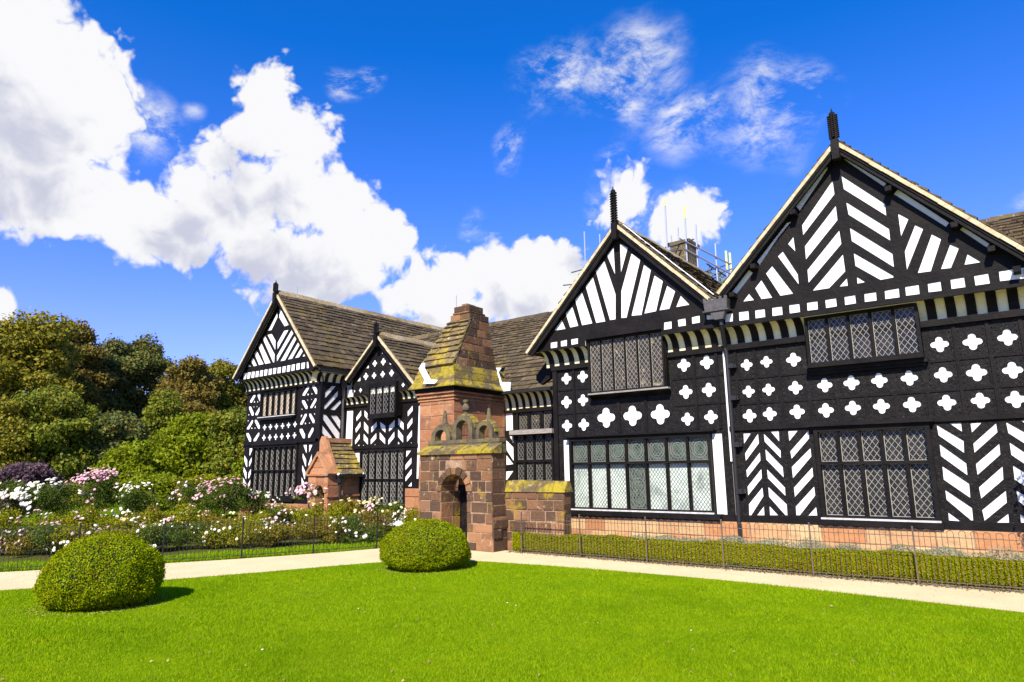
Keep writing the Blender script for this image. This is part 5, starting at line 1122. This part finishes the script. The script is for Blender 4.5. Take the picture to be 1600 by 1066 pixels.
# ================================================================== CLIPPED BOX DOMES, HEDGE
def dome(px0, px1, pytop, pybase, label, seed, lean=0.):
    cg = onZ((px0+px1)/2, pybase); rgt = (onZ(px1, pybase)-onZ(px0, pybase)).length/2
    depth = (cg-EYEP).dot(FW); g_ray = (cg-EYEP); g_ray.z = 0; cosw = abs(g_ray.normalized().dot(Vector((FW.x, FW.y, 0)).normalized())); Rr = rgt*cosw; c = cg+g_ray.normalized()*Rr*.85
    Rr = (px1-px0)/2/F_PX*((c-EYEP).dot(FW))*cosw**1.0; tz = at((px0+px1)/2, pytop, (c-EYEP).dot(FW)).z
    root = empty('box_topiary', (c.x, c.y, 0)); tag(root, label, 'topiary', 'clipped box domes on the lawn')
    rg = np.random.default_rng(seed); side = Vector((RT.x, RT.y, 0)).normalized()
    n = 60000; th = rg.uniform(0, 2*math.pi, n); s_ = rg.uniform(-.98, 1, n)
    zc = tz*.36
    def surf(th, s_):
        cz = np.clip(s_, -1, 1); rr = np.where(cz > 0, (1-np.abs(cz)**2.1)**(1/2.05), (1-np.abs(cz)**3.2)**(1/3.2)*.86+.14*(1-cz**2)); rr = np.where(cz < 0, np.maximum(rr, .0), rr)
        x = rr*np.cos(th)*Rr; y = rr*np.sin(th)*Rr*.97; z = np.where(cz > 0, zc+cz*(tz-zc), zc+cz*zc*.98)
        bu = 1+.035*np.sin(3*th+s_*4+seed)+.022*np.sin(7*th-5*s_+seed)+.016*np.sin(17*th+11*s_)*np.cos(13*s_)+.012*np.sin(29*th-9*s_+seed)*np.sin(21*s_)
        x = x*bu+lean*side.x*(z/tz-.3)*0; y = y*bu; return np.stack([x, y, z*(1+.02*np.sin(5*th))], 1)
    P = surf(th, s_); e = 1e-2; du = surf(th+e, s_)-P; dv = surf(th, np.clip(s_+e, -1, 1))-P; Nn = unit(np.cross(du, dv)); c0 = P-np.array([0, 0, zc]); Nn = np.where((np.sum(Nn*c0, 1) < 0)[:, None], -Nn, Nn)
    Nn = np.nan_to_num(Nn); bad = np.linalg.norm(Nn, axis=1) < .5; Nn[bad] = unit(c0[bad]+1e-6)
    P = P+Nn*rg.normal(0, .012, n)[:, None]-Nn*(rg.random(n)**2)[:, None]*.03
    P[:, 2] = np.maximum(P[:, 2], .004)
    k_ = rg.random(n) < .012; P[k_] += Nn[k_]*rg.uniform(.01, .045, k_.sum())[:, None]
    V, Fc = leaves(P, Nn, .022, .6, .85); np_mesh('foliage', V, Fc, LM_['box'], root)
    nl = 900; a_ = rg.uniform(0, 2*math.pi, nl); q_ = Rr*rg.normal(.93, .1, nl); Pl = np.stack([np.cos(a_)*q_, np.sin(a_)*q_, np.full(nl, .028)], 1); V, Fc = leaves(Pl, np.tile(np.array([0, 0, 1.]), (nl, 1)), .02, .6, .4); tag(np_mesh('clippings', V+np.array([c.x, c.y, 0]), Fc, BOXLITTER), 'dry clippings on the grass around the foot of a box dome', 'leaf litter', kind='stuff')
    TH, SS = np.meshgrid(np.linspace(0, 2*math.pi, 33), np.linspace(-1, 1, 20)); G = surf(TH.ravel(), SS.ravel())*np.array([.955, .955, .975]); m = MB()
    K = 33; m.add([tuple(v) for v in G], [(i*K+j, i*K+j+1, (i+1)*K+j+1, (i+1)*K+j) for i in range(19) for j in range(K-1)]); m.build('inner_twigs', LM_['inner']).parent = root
    return root
dome(54, 256, 840, 960, 'large clipped box dome on the lawn at left, nearest the camera', 3)
dome(595, 735, 814, 898, 'smaller clipped box dome on the lawn in front of the stone gateway', 8)

HY0, HY1 = 10.9, 11.2; hx0 = onZ(801, 862).x; HX1 = 4.2; hz_ = .355
hg = empty('box_hedge', ((hx0+HX1)/2, 11.1, 0)); tag(hg, 'long low clipped box hedge behind the right hand railing', 'hedge')
def hedge_leaves():
    pts = []; nn = []
    Lx = HX1-hx0
    def put(n, f, nrm):
        a = f(n); pts.append(a); nn.append(np.tile(np.array(nrm, float), (len(a), 1)))
    wob = lambda x: .015*np.sin(x*2.1)+.01*np.sin(x*5.3)+.006*np.sin(x*13)
    def front(n):
        x = RNG.uniform(hx0, HX1, n); z = RNG.uniform(.03, hz_, n)**1.0; keep = (z > .07) | (RNG.random(n) < .35); x, z = x[keep], z[keep]; return np.stack([x, HY0-wob(x)+RNG.normal(0, .01, len(x))+np.maximum(0, .12-z)*.35, z], 1)
    def top(n): x = RNG.uniform(hx0, HX1, n); return np.stack([x, RNG.uniform(HY0, HY1, n), hz_+wob(x*1.3)+RNG.normal(0, .008, n)], 1)
    def end(n): return np.stack([np.full(n, hx0)+RNG.normal(0, .01, n), RNG.uniform(HY0, HY1, n), RNG.uniform(.03, hz_, n)], 1)
    put(int(Lx*9500), front, (0, -1, .25)); put(int(Lx*6500), top, (0, -.2, 1)); put(2600, end, (-1, 0, .2))
    return np.concatenate(pts), np.concatenate(nn)
P, Nn = hedge_leaves(); V, Fc = leaves(P-np.array(hg.location), Nn, .022, .6, .75); np_mesh('foliage', V, Fc, LM_['hedge'], hg)
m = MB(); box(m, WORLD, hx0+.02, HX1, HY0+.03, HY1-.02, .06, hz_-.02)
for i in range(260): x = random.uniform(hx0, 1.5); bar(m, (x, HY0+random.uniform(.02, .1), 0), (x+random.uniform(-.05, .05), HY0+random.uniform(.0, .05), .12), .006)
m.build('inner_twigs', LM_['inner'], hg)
# grey-green edging plants below the plinth
n = 26000; x = RNG.uniform(xc+.4, 2.4, n); y = RNG.uniform(12.5, 13.42, n); hgt = (.10+.06*np.sin(x*3.1)*np.cos(y*4+x)+.04*np.sin(x*9))*np.clip((x+8.6)/3, .3, 1.15); P = np.stack([x, y, .1+np.abs(hgt)*RNG.random(n)**.5], 1)
V, Fc = leaves(P, np.tile(np.array([0, -.3, 1.]), (n, 1)), .035, .5, .9); tag(np_mesh('ground_cover', V, Fc, LM_['grey']), 'low grey green edging plants along the foot of the house wall', 'plants', kind='stuff')

# ================================================================== RAILINGS
def railing(name, label, pts, mat_, post_every=1.33, pitch=.133, h=.66, top=.74):
    pts = [Vector((p[0], p[1], 0)) for p in pts]; root = empty(name, pts[len(pts)//2]); tag(root, label, 'railing', 'hooped iron railings')
    seg = []; L = 0
    for a, b in zip(pts, pts[1:]): seg.append((L, a, b)); L += (b-a).length
    def at_(s):
        for l0, a, b in reversed(seg):
            if s >= l0: t = (s-l0)/(b-a).length; return a.lerp(b, min(t, 1.05)), (b-a).normalized()
        return pts[0], (pts[1]-pts[0]).normalized()
    m = MB(); s_ = 0.05
    while s_ < L-.05:
        p, d = at_(s_); r = .036; hh = top-.012+random.uniform(-.006, .006)
        k = 6; arc = [p-d*r+Vector((0, 0, .05))]+[p-d*r*math.cos(math.pi*i/k)+Vector((0, 0, hh-r+r*math.sin(math.pi*i/k))) for i in range(k+1)]+[p+d*r+Vector((0, 0, .05))]
        tube(m, arc, .0042, 4); s_ += pitch
    for z in (.07, h-.02):
        q = [at_(s)[0]+Vector((0, 0, z)) for s in np.linspace(0, L, int(L/.5)+2)]
        for a, b in zip(q, q[1:]): bar(m, a, b, .022, .008, up=Vector((0, 0, 1)))
    m.build('hooped_bars', mat_, root)
    s_ = 0.02
    while s_ < L:
        p, d = at_(s_); m = MB(); bar(m, p, p+Vector((0, 0, top+.03)), .02, .02, up=Vector((1, 0, 0))); bar(m, p+Vector((0, 0, .02)), p+Vector((0, 0, .4))+Vector((d.y, -d.x, 0))*0+Vector((-d.y, d.x, 0))*.18-Vector((0, 0, .38)), .014); m.build('post', mat_, root); s_ += post_every
    return root
FRX = onZ(801, 866).x
railing('iron_railing', 'rusty hooped iron railing in front of the box hedge', [(FRX+.04, 10.78), (4.0, 10.78)], M['rust'])
FLP = [(-20, -5), (-17, -.6), (-15.5, 1.75), (-13.96, 4.06), (-12.95, 5.6), (-12.15, 7.0), (-11.62, 8.16), (-11.28, 8.97), (-11.0, 9.9), (-10.86, 10.4)]
railing('iron_railing', 'dark hooped iron railing in front of the rose bed', FLP, M['iron'])

# ================================================================== ROSES
def stem_mesh(h, r=.02, branch=5, spread=.25, z1=None):
    m = MB(); tube(m, [(0, 0, -.03), (random.uniform(-.03, .03), random.uniform(-.03, .03), h*.6), (0, 0, h)], [r, r*.8, r*.7], 7)
    for i in range(branch):
        a = 2*math.pi*i/branch+random.random(); l = spread*random.uniform(.7, 1.1); tube(m, [(0, 0, h*.97), (l*.5*math.cos(a), l*.5*math.sin(a), h+l*.45), (l*math.cos(a), l*math.sin(a), h+l*1.1)], [r*.55, r*.4, r*.2], 5)
    return m
def rose(x, y, crown_r, zc, rz, colour, label, nb, stem_h=None, group=None, bs=.085, dens=1., name='standard_rose', topbias=.3, stake=False, pal=None):
    pal = pal or ('rose_dark' if stem_h else random.choice(['rose', 'rose', 'rose_dark', 'rose_red']))
    root = empty(name, (x, y, 0)); tag(root, label, 'rose bush' if name != 'standard_rose' else 'rose tree', group)
    lob = [(np.array([random.uniform(-.75, .75)*crown_r, random.uniform(-.75, .75)*crown_r, zc+random.uniform(-.6, .7)*rz]), (crown_r*random.uniform(.25, .5), crown_r*random.uniform(.25, .5), rz*random.uniform(.3, .55))) for _ in range(12)]+[(np.array([0, 0, zc]), (crown_r*.62, crown_r*.62, rz*.62))]
    P, Nn = lobes_points(lob, 8200*dens, .3); P[:, 2] = np.maximum(P[:, 2], .02); V, Fc = leaves(P, Nn, .043, .62, 1.1); np_mesh('foliage', V, Fc, LM_[pal], root)
    m = stem_mesh(stem_h or max(.1, zc-rz*.8), .022 if stem_h else .012, 6, crown_r*.7)
    if stake: bar(m, (.07, -.05, 0), (.08, -.05, zc-rz*.5), .03)
    m.build('stem', LM_['rosestem']).parent = root
    # blooms come in trusses on the outside, mostly above and towards the light
    k = max(5, nb//3); d = unit(RNG.normal(0, 1, (k, 3))+np.array([.1, -.5, topbias])); d[:, 2] = np.where(d[:, 2] < -.5, -d[:, 2], d[:, 2])
    cc = np.array([0, 0, zc])+d*np.array([crown_r, crown_r, rz])*1.02; idx = RNG.integers(0, k, nb); Pb = cc[idx]+RNG.normal(0, .085, (nb, 3))*np.array([1, 1, .6]); Pb[:, 2] = np.maximum(Pb[:, 2], .1)
    V, Fc = blossoms(Pb, d[idx]+RNG.normal(0, .35, (nb, 3))+np.array([.1, -.3, .5]), bs); np_mesh('blossom', V, Fc, BL[colour], root)
    return root
def rose_px(pxc, pyc, wpx, hpx, dist, colour, label, nb, **k):
    c = at(pxc, pyc, dist); rr = wpx/2/F_PX*dist; rz = hpx/2/F_PX*dist
    return rose(c.x, c.y, rr, c.z, rz, colour, label, nb, **k)
rose_px(-4, 775, 70, 60, 16.5, 'pink', 'standard rose with salmon pink blooms cut by the left edge of the photo', 60, stem_h=.75)
rose_px(68, 783, 105, 60, 17, 'white', 'broad standard rose crowded with large white blooms, left part of the bed', 95, stem_h=.8, bs=.12, topbias=1.2, stake=True)
rose_px(153, 770, 85, 66, 18, 'pink', 'standard rose topped with a dome of pale pink blooms', 150, stem_h=.85, bs=.085, topbias=1.9)
rose_px(215, 785, 72, 54, 16.5, 'white', 'standard rose with cream white blooms on a forked stem', 46, stem_h=.75, topbias=1.0, stake=True)
rose_px(300, 778, 60, 50, 18.5, 'mixed', 'standard rose with few small salmon blooms behind the others', 36, stem_h=.8, topbias=1)
rose_px(352, 783, 95, 62, 17, 'pink', 'wide standard rose with pink and salmon blooms left of the far window', 85, stem_h=.7, topbias=1.3, stake=True)
rose_px(405, 795, 60, 50, 17.5, 'white', 'tall rose bush with white blooms against the sandstone plinth', 46, stem_h=.6, topbias=.9)
rose_px(483, 772, 50, 18, 16.6, 'pink', 'slender standard rose with one flat cluster of pink blooms before the porch', 42, stem_h=1.0, topbias=1.0, bs=.1)
rose_px(545, 806, 60, 44, 17.2, 'yellow', 'rose bush with yellow blooms right of the porch', 34, name='rose_bush', topbias=.9, bs=.1)
rose_px(600, 800, 70, 44, 17.6, 'yellow', 'rose bush with yellow blooms below the lattice window of the middle bay', 34, name='rose_bush', topbias=.9, bs=.1)
rose_px(640, 812, 40, 40, 16.2, 'white', 'rose bush with a few white blooms beside the gateway', 9, name='rose_bush', topbias=.4, bs=.085, pal='rose')
lows = []
rr_ = random.Random(5)
for i, x in enumerate(range(-30, 600, 42)):
    for row, (py, ds) in enumerate(((826, 15.0), (808, 16.6))):
        xx = x+rr_.uniform(-10, 10)+row*20; dist = ds+max(0, (300-xx))*-.0035+(xx/600)*.0
        # keep behind the railing: distance to the fence grows to the right
        g_ = onZ(xx, 882-xx*.045); dmin = (Vector((g_.x, g_.y, EYE))-EYEP).dot(FW)
        dist = dmin+1.0+row*1.3+rr_.uniform(-.15, .2); lows.append((xx, row, dist))
lows.sort(key=lambda t: (t[1], t[0]))
ordn = ['first', 'second', 'third', 'fourth', 'fifth', 'sixth', 'seventh', 'eighth', 'ninth', 'tenth', 'eleventh', 'twelfth', 'thirteenth', 'fourteenth', 'fifteenth', 'sixteenth']
cnt = [0, 0]
for xx, row, dist in lows:
    colr = rr_.choice(['mixed', 'white', 'white', 'pink'] if row == 0 else ['mixed', 'white', 'yellow', 'pink', 'mixed'])
    if xx > 380 and row == 0: colr = 'white'
    b = at(xx, 742, dist); nm = {'mixed': 'pink and white', 'white': 'white', 'pink': 'pink', 'yellow': 'yellow'}[colr]
    hgt = rr_.uniform(.5, .66) if row == 0 else rr_.uniform(.6, .9)
    rose(b.x, b.y, rr_.uniform(.46, .6), hgt*.52, hgt*.5, colr, f'{ordn[cnt[row]]} low rose bush from the left, {"front" if row == 0 else "back"} row, {nm} blooms', rr_.randint(12, 24), name='rose_bush', group='low rose bushes behind the railing', bs=.075, topbias=.3, dens=1.1)
    cnt[row] += 1

# ================================================================== GROUND
GM = mat('garden_grass', (.07, .12, .005), .95, var=(.12, .17, .008), vscale=.6, bump=.03, bscale=12, spec=0)
m = MB(); m.add([(-300, -60, 0), (200, -60, 0), (200, 400, 0), (-300, 400, 0)], [(0, 1, 2, 3)]); tag(m.build('ground', GM), kind='structure')
m = MB(); bed = [(p[0]-.35, p[1]+.12) for p in FLP]; 
SOIL = mat('soil', (.1, .075, .035), .98, var=(.07, .1, .008), vscale=3, bump=.03, bscale=25, spec=0)
poly = [(-21.5, -4.5), (-18.6, -.2), (-15.6, 3.9), (-14.5, 5.5), (-13.6, 7.0), (-13.0, 8.4), (-12.5, 9.6), (-12.2, 11), (-16, 12.5), (-24, 12), (-30, 6)]
m.add([(x, y, .004) for x, y in poly], [tuple(range(len(poly)))]); tag(m.build('rose_bed', SOIL), kind='structure')
PATHM = mat('gravel_path', (.7, .53, .27), .95, var=(.62, .46, .23), vscale=1.3, bump=.008, bscale=90, extra=[((.62, .52, .37), 40, .5, .62, .6), ((.3, .22, .14), 70, .66, .74, .5)])
edge = [(-18, -6.6), (-15.2, -2.6), (-13.0, .9), (-11.69, 3.43), (-10.95, 4.6), (-10.46, 5.53), (-10.0, 6.6), (-9.62, 7.6), (-9.25, 8.4), (-8.75, 8.98), (-7.92, 9.33), (-6.8, 9.5), (-5.2, 9.62), (-3.49, 9.66), (-1.8, 9.5), (-.25, 9.36), (1.5, 9.25), (4.5, 9.1)]
outer = [(p[0], p[1]) for p in FLP]+[(-10.5, 10.9), (-8.2, 10.9), (-8.2, 10.87), (4.5, 10.86)]
def smooth_line(pts, n=4):
    o = []
    for i in range(len(pts)-1):
        p0 = pts[max(i-1, 0)]; p1 = pts[i]; p2 = pts[i+1]; p3 = pts[min(i+2, len(pts)-1)]
        for j in range(n):
            t = j/n; o.append(tuple(.5*((2*p1[k])+(-p0[k]+p2[k])*t+(2*p0[k]-5*p1[k]+4*p2[k]-p3[k])*t*t+(-p0[k]+3*p1[k]-3*p2[k]+p3[k])*t**3) for k in (0, 1)))
    return o+[pts[-1]]
edge = smooth_line(edge)
m = MB(); plate(m, WORLD, outer+edge[::-1], [], .008); tag(m.build('path', PATHM), kind='structure')
LAWNM = mat('lawn_grass', (.13, .22, .003), .95, var=(.2, .28, .004), vscale=.7, bump=.02, bscale=60, extra=[((.09, .15, .002), 3.5, .5, .68, .6), ((.3, .27, .02), 1.7, .6, .72, .6)], spec=0)
lawnp = edge+[(4.5, -8), (-17, -8)]
m = MB(); plate(m, WORLD, lawnp, [], .02); tag(m.build('lawn', LAWNM), kind='structure')
m = MB(); m.add([(hx0-.1, 10.88, .012), (6, 10.88, .012), (6, 13.7, .1), (xc-.3, 13.7, .1)], [(0, 1, 2, 3)]); tag(m.build('border_soil', mat('border_soil', (.3, .23, .13), .98, var=(.2, .15, .09), vscale=5, bump=.02, bscale=30)), kind='structure')
# grass blades on the lawn, thick near the camera
def in_poly(X, Y, poly):
    c = np.zeros(len(X), bool); n = len(poly)
    for i in range(n):
        x1, y1 = poly[i]; x2, y2 = poly[(i+1) % n]; cond = ((y1 > Y) != (y2 > Y)); 
        with np.errstate(divide='ignore', invalid='ignore'): xx = (x2-x1)*(Y-y1)/(y2-y1)+x1
        c ^= cond & (X < xx)
    return c
def grass(n, poly, dmin, dmax, h, wid, z0):
    # uniform in bearing, density falling off with distance from where people stand
    d = dmin+(dmax-dmin)*RNG.random(n)**1.25; a = RNG.uniform(-.78, .78, n)+YAW
    X = -np.sin(a)*d; Y = np.cos(a)*d; k = in_poly(X, Y, poly); X, Y, d = X[k], Y[k], d[k]; n = len(X)
    hh = h*RNG.uniform(.5, 1.3, n)*(1+.35*np.sin(X*1.7+Y*.9)*np.cos(Y*2.3)); ww = wid*(.6+d/9); th = RNG.uniform(0, 2*math.pi, n); ln = RNG.normal(0, .45, (n, 2))*hh[:, None]
    B = np.stack([X, Y, np.full(n, z0)], 1); dx = np.stack([np.cos(th)*ww, np.sin(th)*ww, np.zeros(n)], 1); T = B+np.concatenate([ln, hh[:, None]], 1)
    return np.stack([B-dx, B+dx, T], 1).reshape(-1, 3), np.arange(3*n).reshape(n, 3)
V, Fc = grass(620000, lawnp, 3.6, 13.0, .024, .0022, .018)
BLADE = leafmat('grass_blades', [(.17, .28, .002), (.23, .37, .002), (.31, .44, .003), (.36, .42, .02), (.12, .23, .002), (.2, .35, .002)], .35, .9, var=(.3, .38, .004), vs=1.6, spec=0, extra=[((.4, .38, .05), 1.1, .6, .74, .6), ((.11, .23, .002), .45, .5, .62, .5)])
tag(np_mesh('lawn_blades', V, Fc, BLADE), 'short mown grass of the lawn', 'grass', kind='stuff')
# rough grass strip behind the left railing
strip = [(p[0]-.02, p[1]+.02) for p in FLP]+[(-12.2, 11), (-12.5, 9.6), (-13.0, 8.4), (-13.6, 7.0), (-14.5, 5.5), (-15.6, 3.9), (-18.6, -.2), (-21.5, -4.5)]
V, Fc = grass(330000, strip, 12, 20, .06, .003, .0); tag(np_mesh('bed_edge_grass', V, Fc, BLADE), 'bright grass strip between the dark railing and the roses', 'grass', kind='stuff')
# loose stones on the gravel
n = 9000; q = []
d = RNG.uniform(6, 16, n); a = RNG.uniform(-.8, .8, n)+YAW; X = -np.sin(a)*d; Y = np.cos(a)*d; k = in_poly(X, Y, outer+edge[::-1]); X, Y = X[k], Y[k]; n = len(X)
s_ = RNG.uniform(.004, .011, n); oct_ = np.array([(1, 0, 0), (0, 1, 0), (-1, 0, 0), (0, -1, 0), (0, 0, .8)]); V = (np.stack([X, Y, np.full(n, .008)], 1)[:, None]+oct_[None]*s_[:, None, None]).reshape(-1, 3)
Fc = (np.array([(0, 1, 4), (1, 2, 4), (2, 3, 4), (3, 0, 4)])[None]+(np.arange(n)*5)[:, None, None]).reshape(-1, 3)
tag(np_mesh('gravel', V, Fc, mat('gravel_stones', (.5, .4, .28), .9, isl=[(.6, .5, .36), (.42, .32, .2), (.25, .18, .12), (.66, .58, .46)])), 'loose gravel scattered on the path', 'gravel', kind='stuff')
# clippings and fallen leaves along the hedge foot and under the domes
n = 3500; X = RNG.uniform(hx0, 3, n); Y = 10.82-np.abs(RNG.normal(0, .07, n)); P = np.stack([X, Y, np.full(n, .014)], 1); V, Fc = leaves(P, np.tile(np.array([0, 0, 1.]), (n, 1)), .03, .6, .4)
tag(np_mesh('leaf_litter', V, Fc, mat('dry_leaves', (.2, .12, .06), .9, isl=[(.2, .12, .06), (.1, .07, .04), (.35, .26, .15)])), 'dry leaves and clippings along the hedge foot', 'leaf litter', kind='stuff')
# a few daisies and small leaves on the lawn
dl = [(793, 942), (806, 946), (560, 951), (1080, 985), (410, 1015)]
P = np.array([[*onZ(x, y, .04)] for x, y in dl]); V, Fc = blossoms(P, np.tile(np.array([0, -.2, 1.]), (len(P), 1)), .02); tag(np_mesh('daisies', V, Fc, BL['white']), 'scattered small white daisies in the lawn', 'daisies', kind='stuff')
n = 240; d = RNG.uniform(4.5, 11, n); a = RNG.uniform(-.7, .7, n)+YAW; X = -np.sin(a)*d; Y = np.cos(a)*d; k = in_poly(X, Y, lawnp); P = np.stack([X[k], Y[k], np.full(k.sum(), .038)], 1); V, Fc = leaves(P, np.tile(np.array([0, 0, 1.]), (len(P), 1)), .03, .6, .5)
tag(np_mesh('fallen_leaves', V, Fc, mat('fallen_leaves', (.3, .2, .06), .8, isl=[(.3, .2, .05), (.18, .1, .04), (.4, .33, .1)])), 'small fallen leaves on the lawn', 'leaf litter', kind='stuff')
print('objects', len(bpy.data.objects))
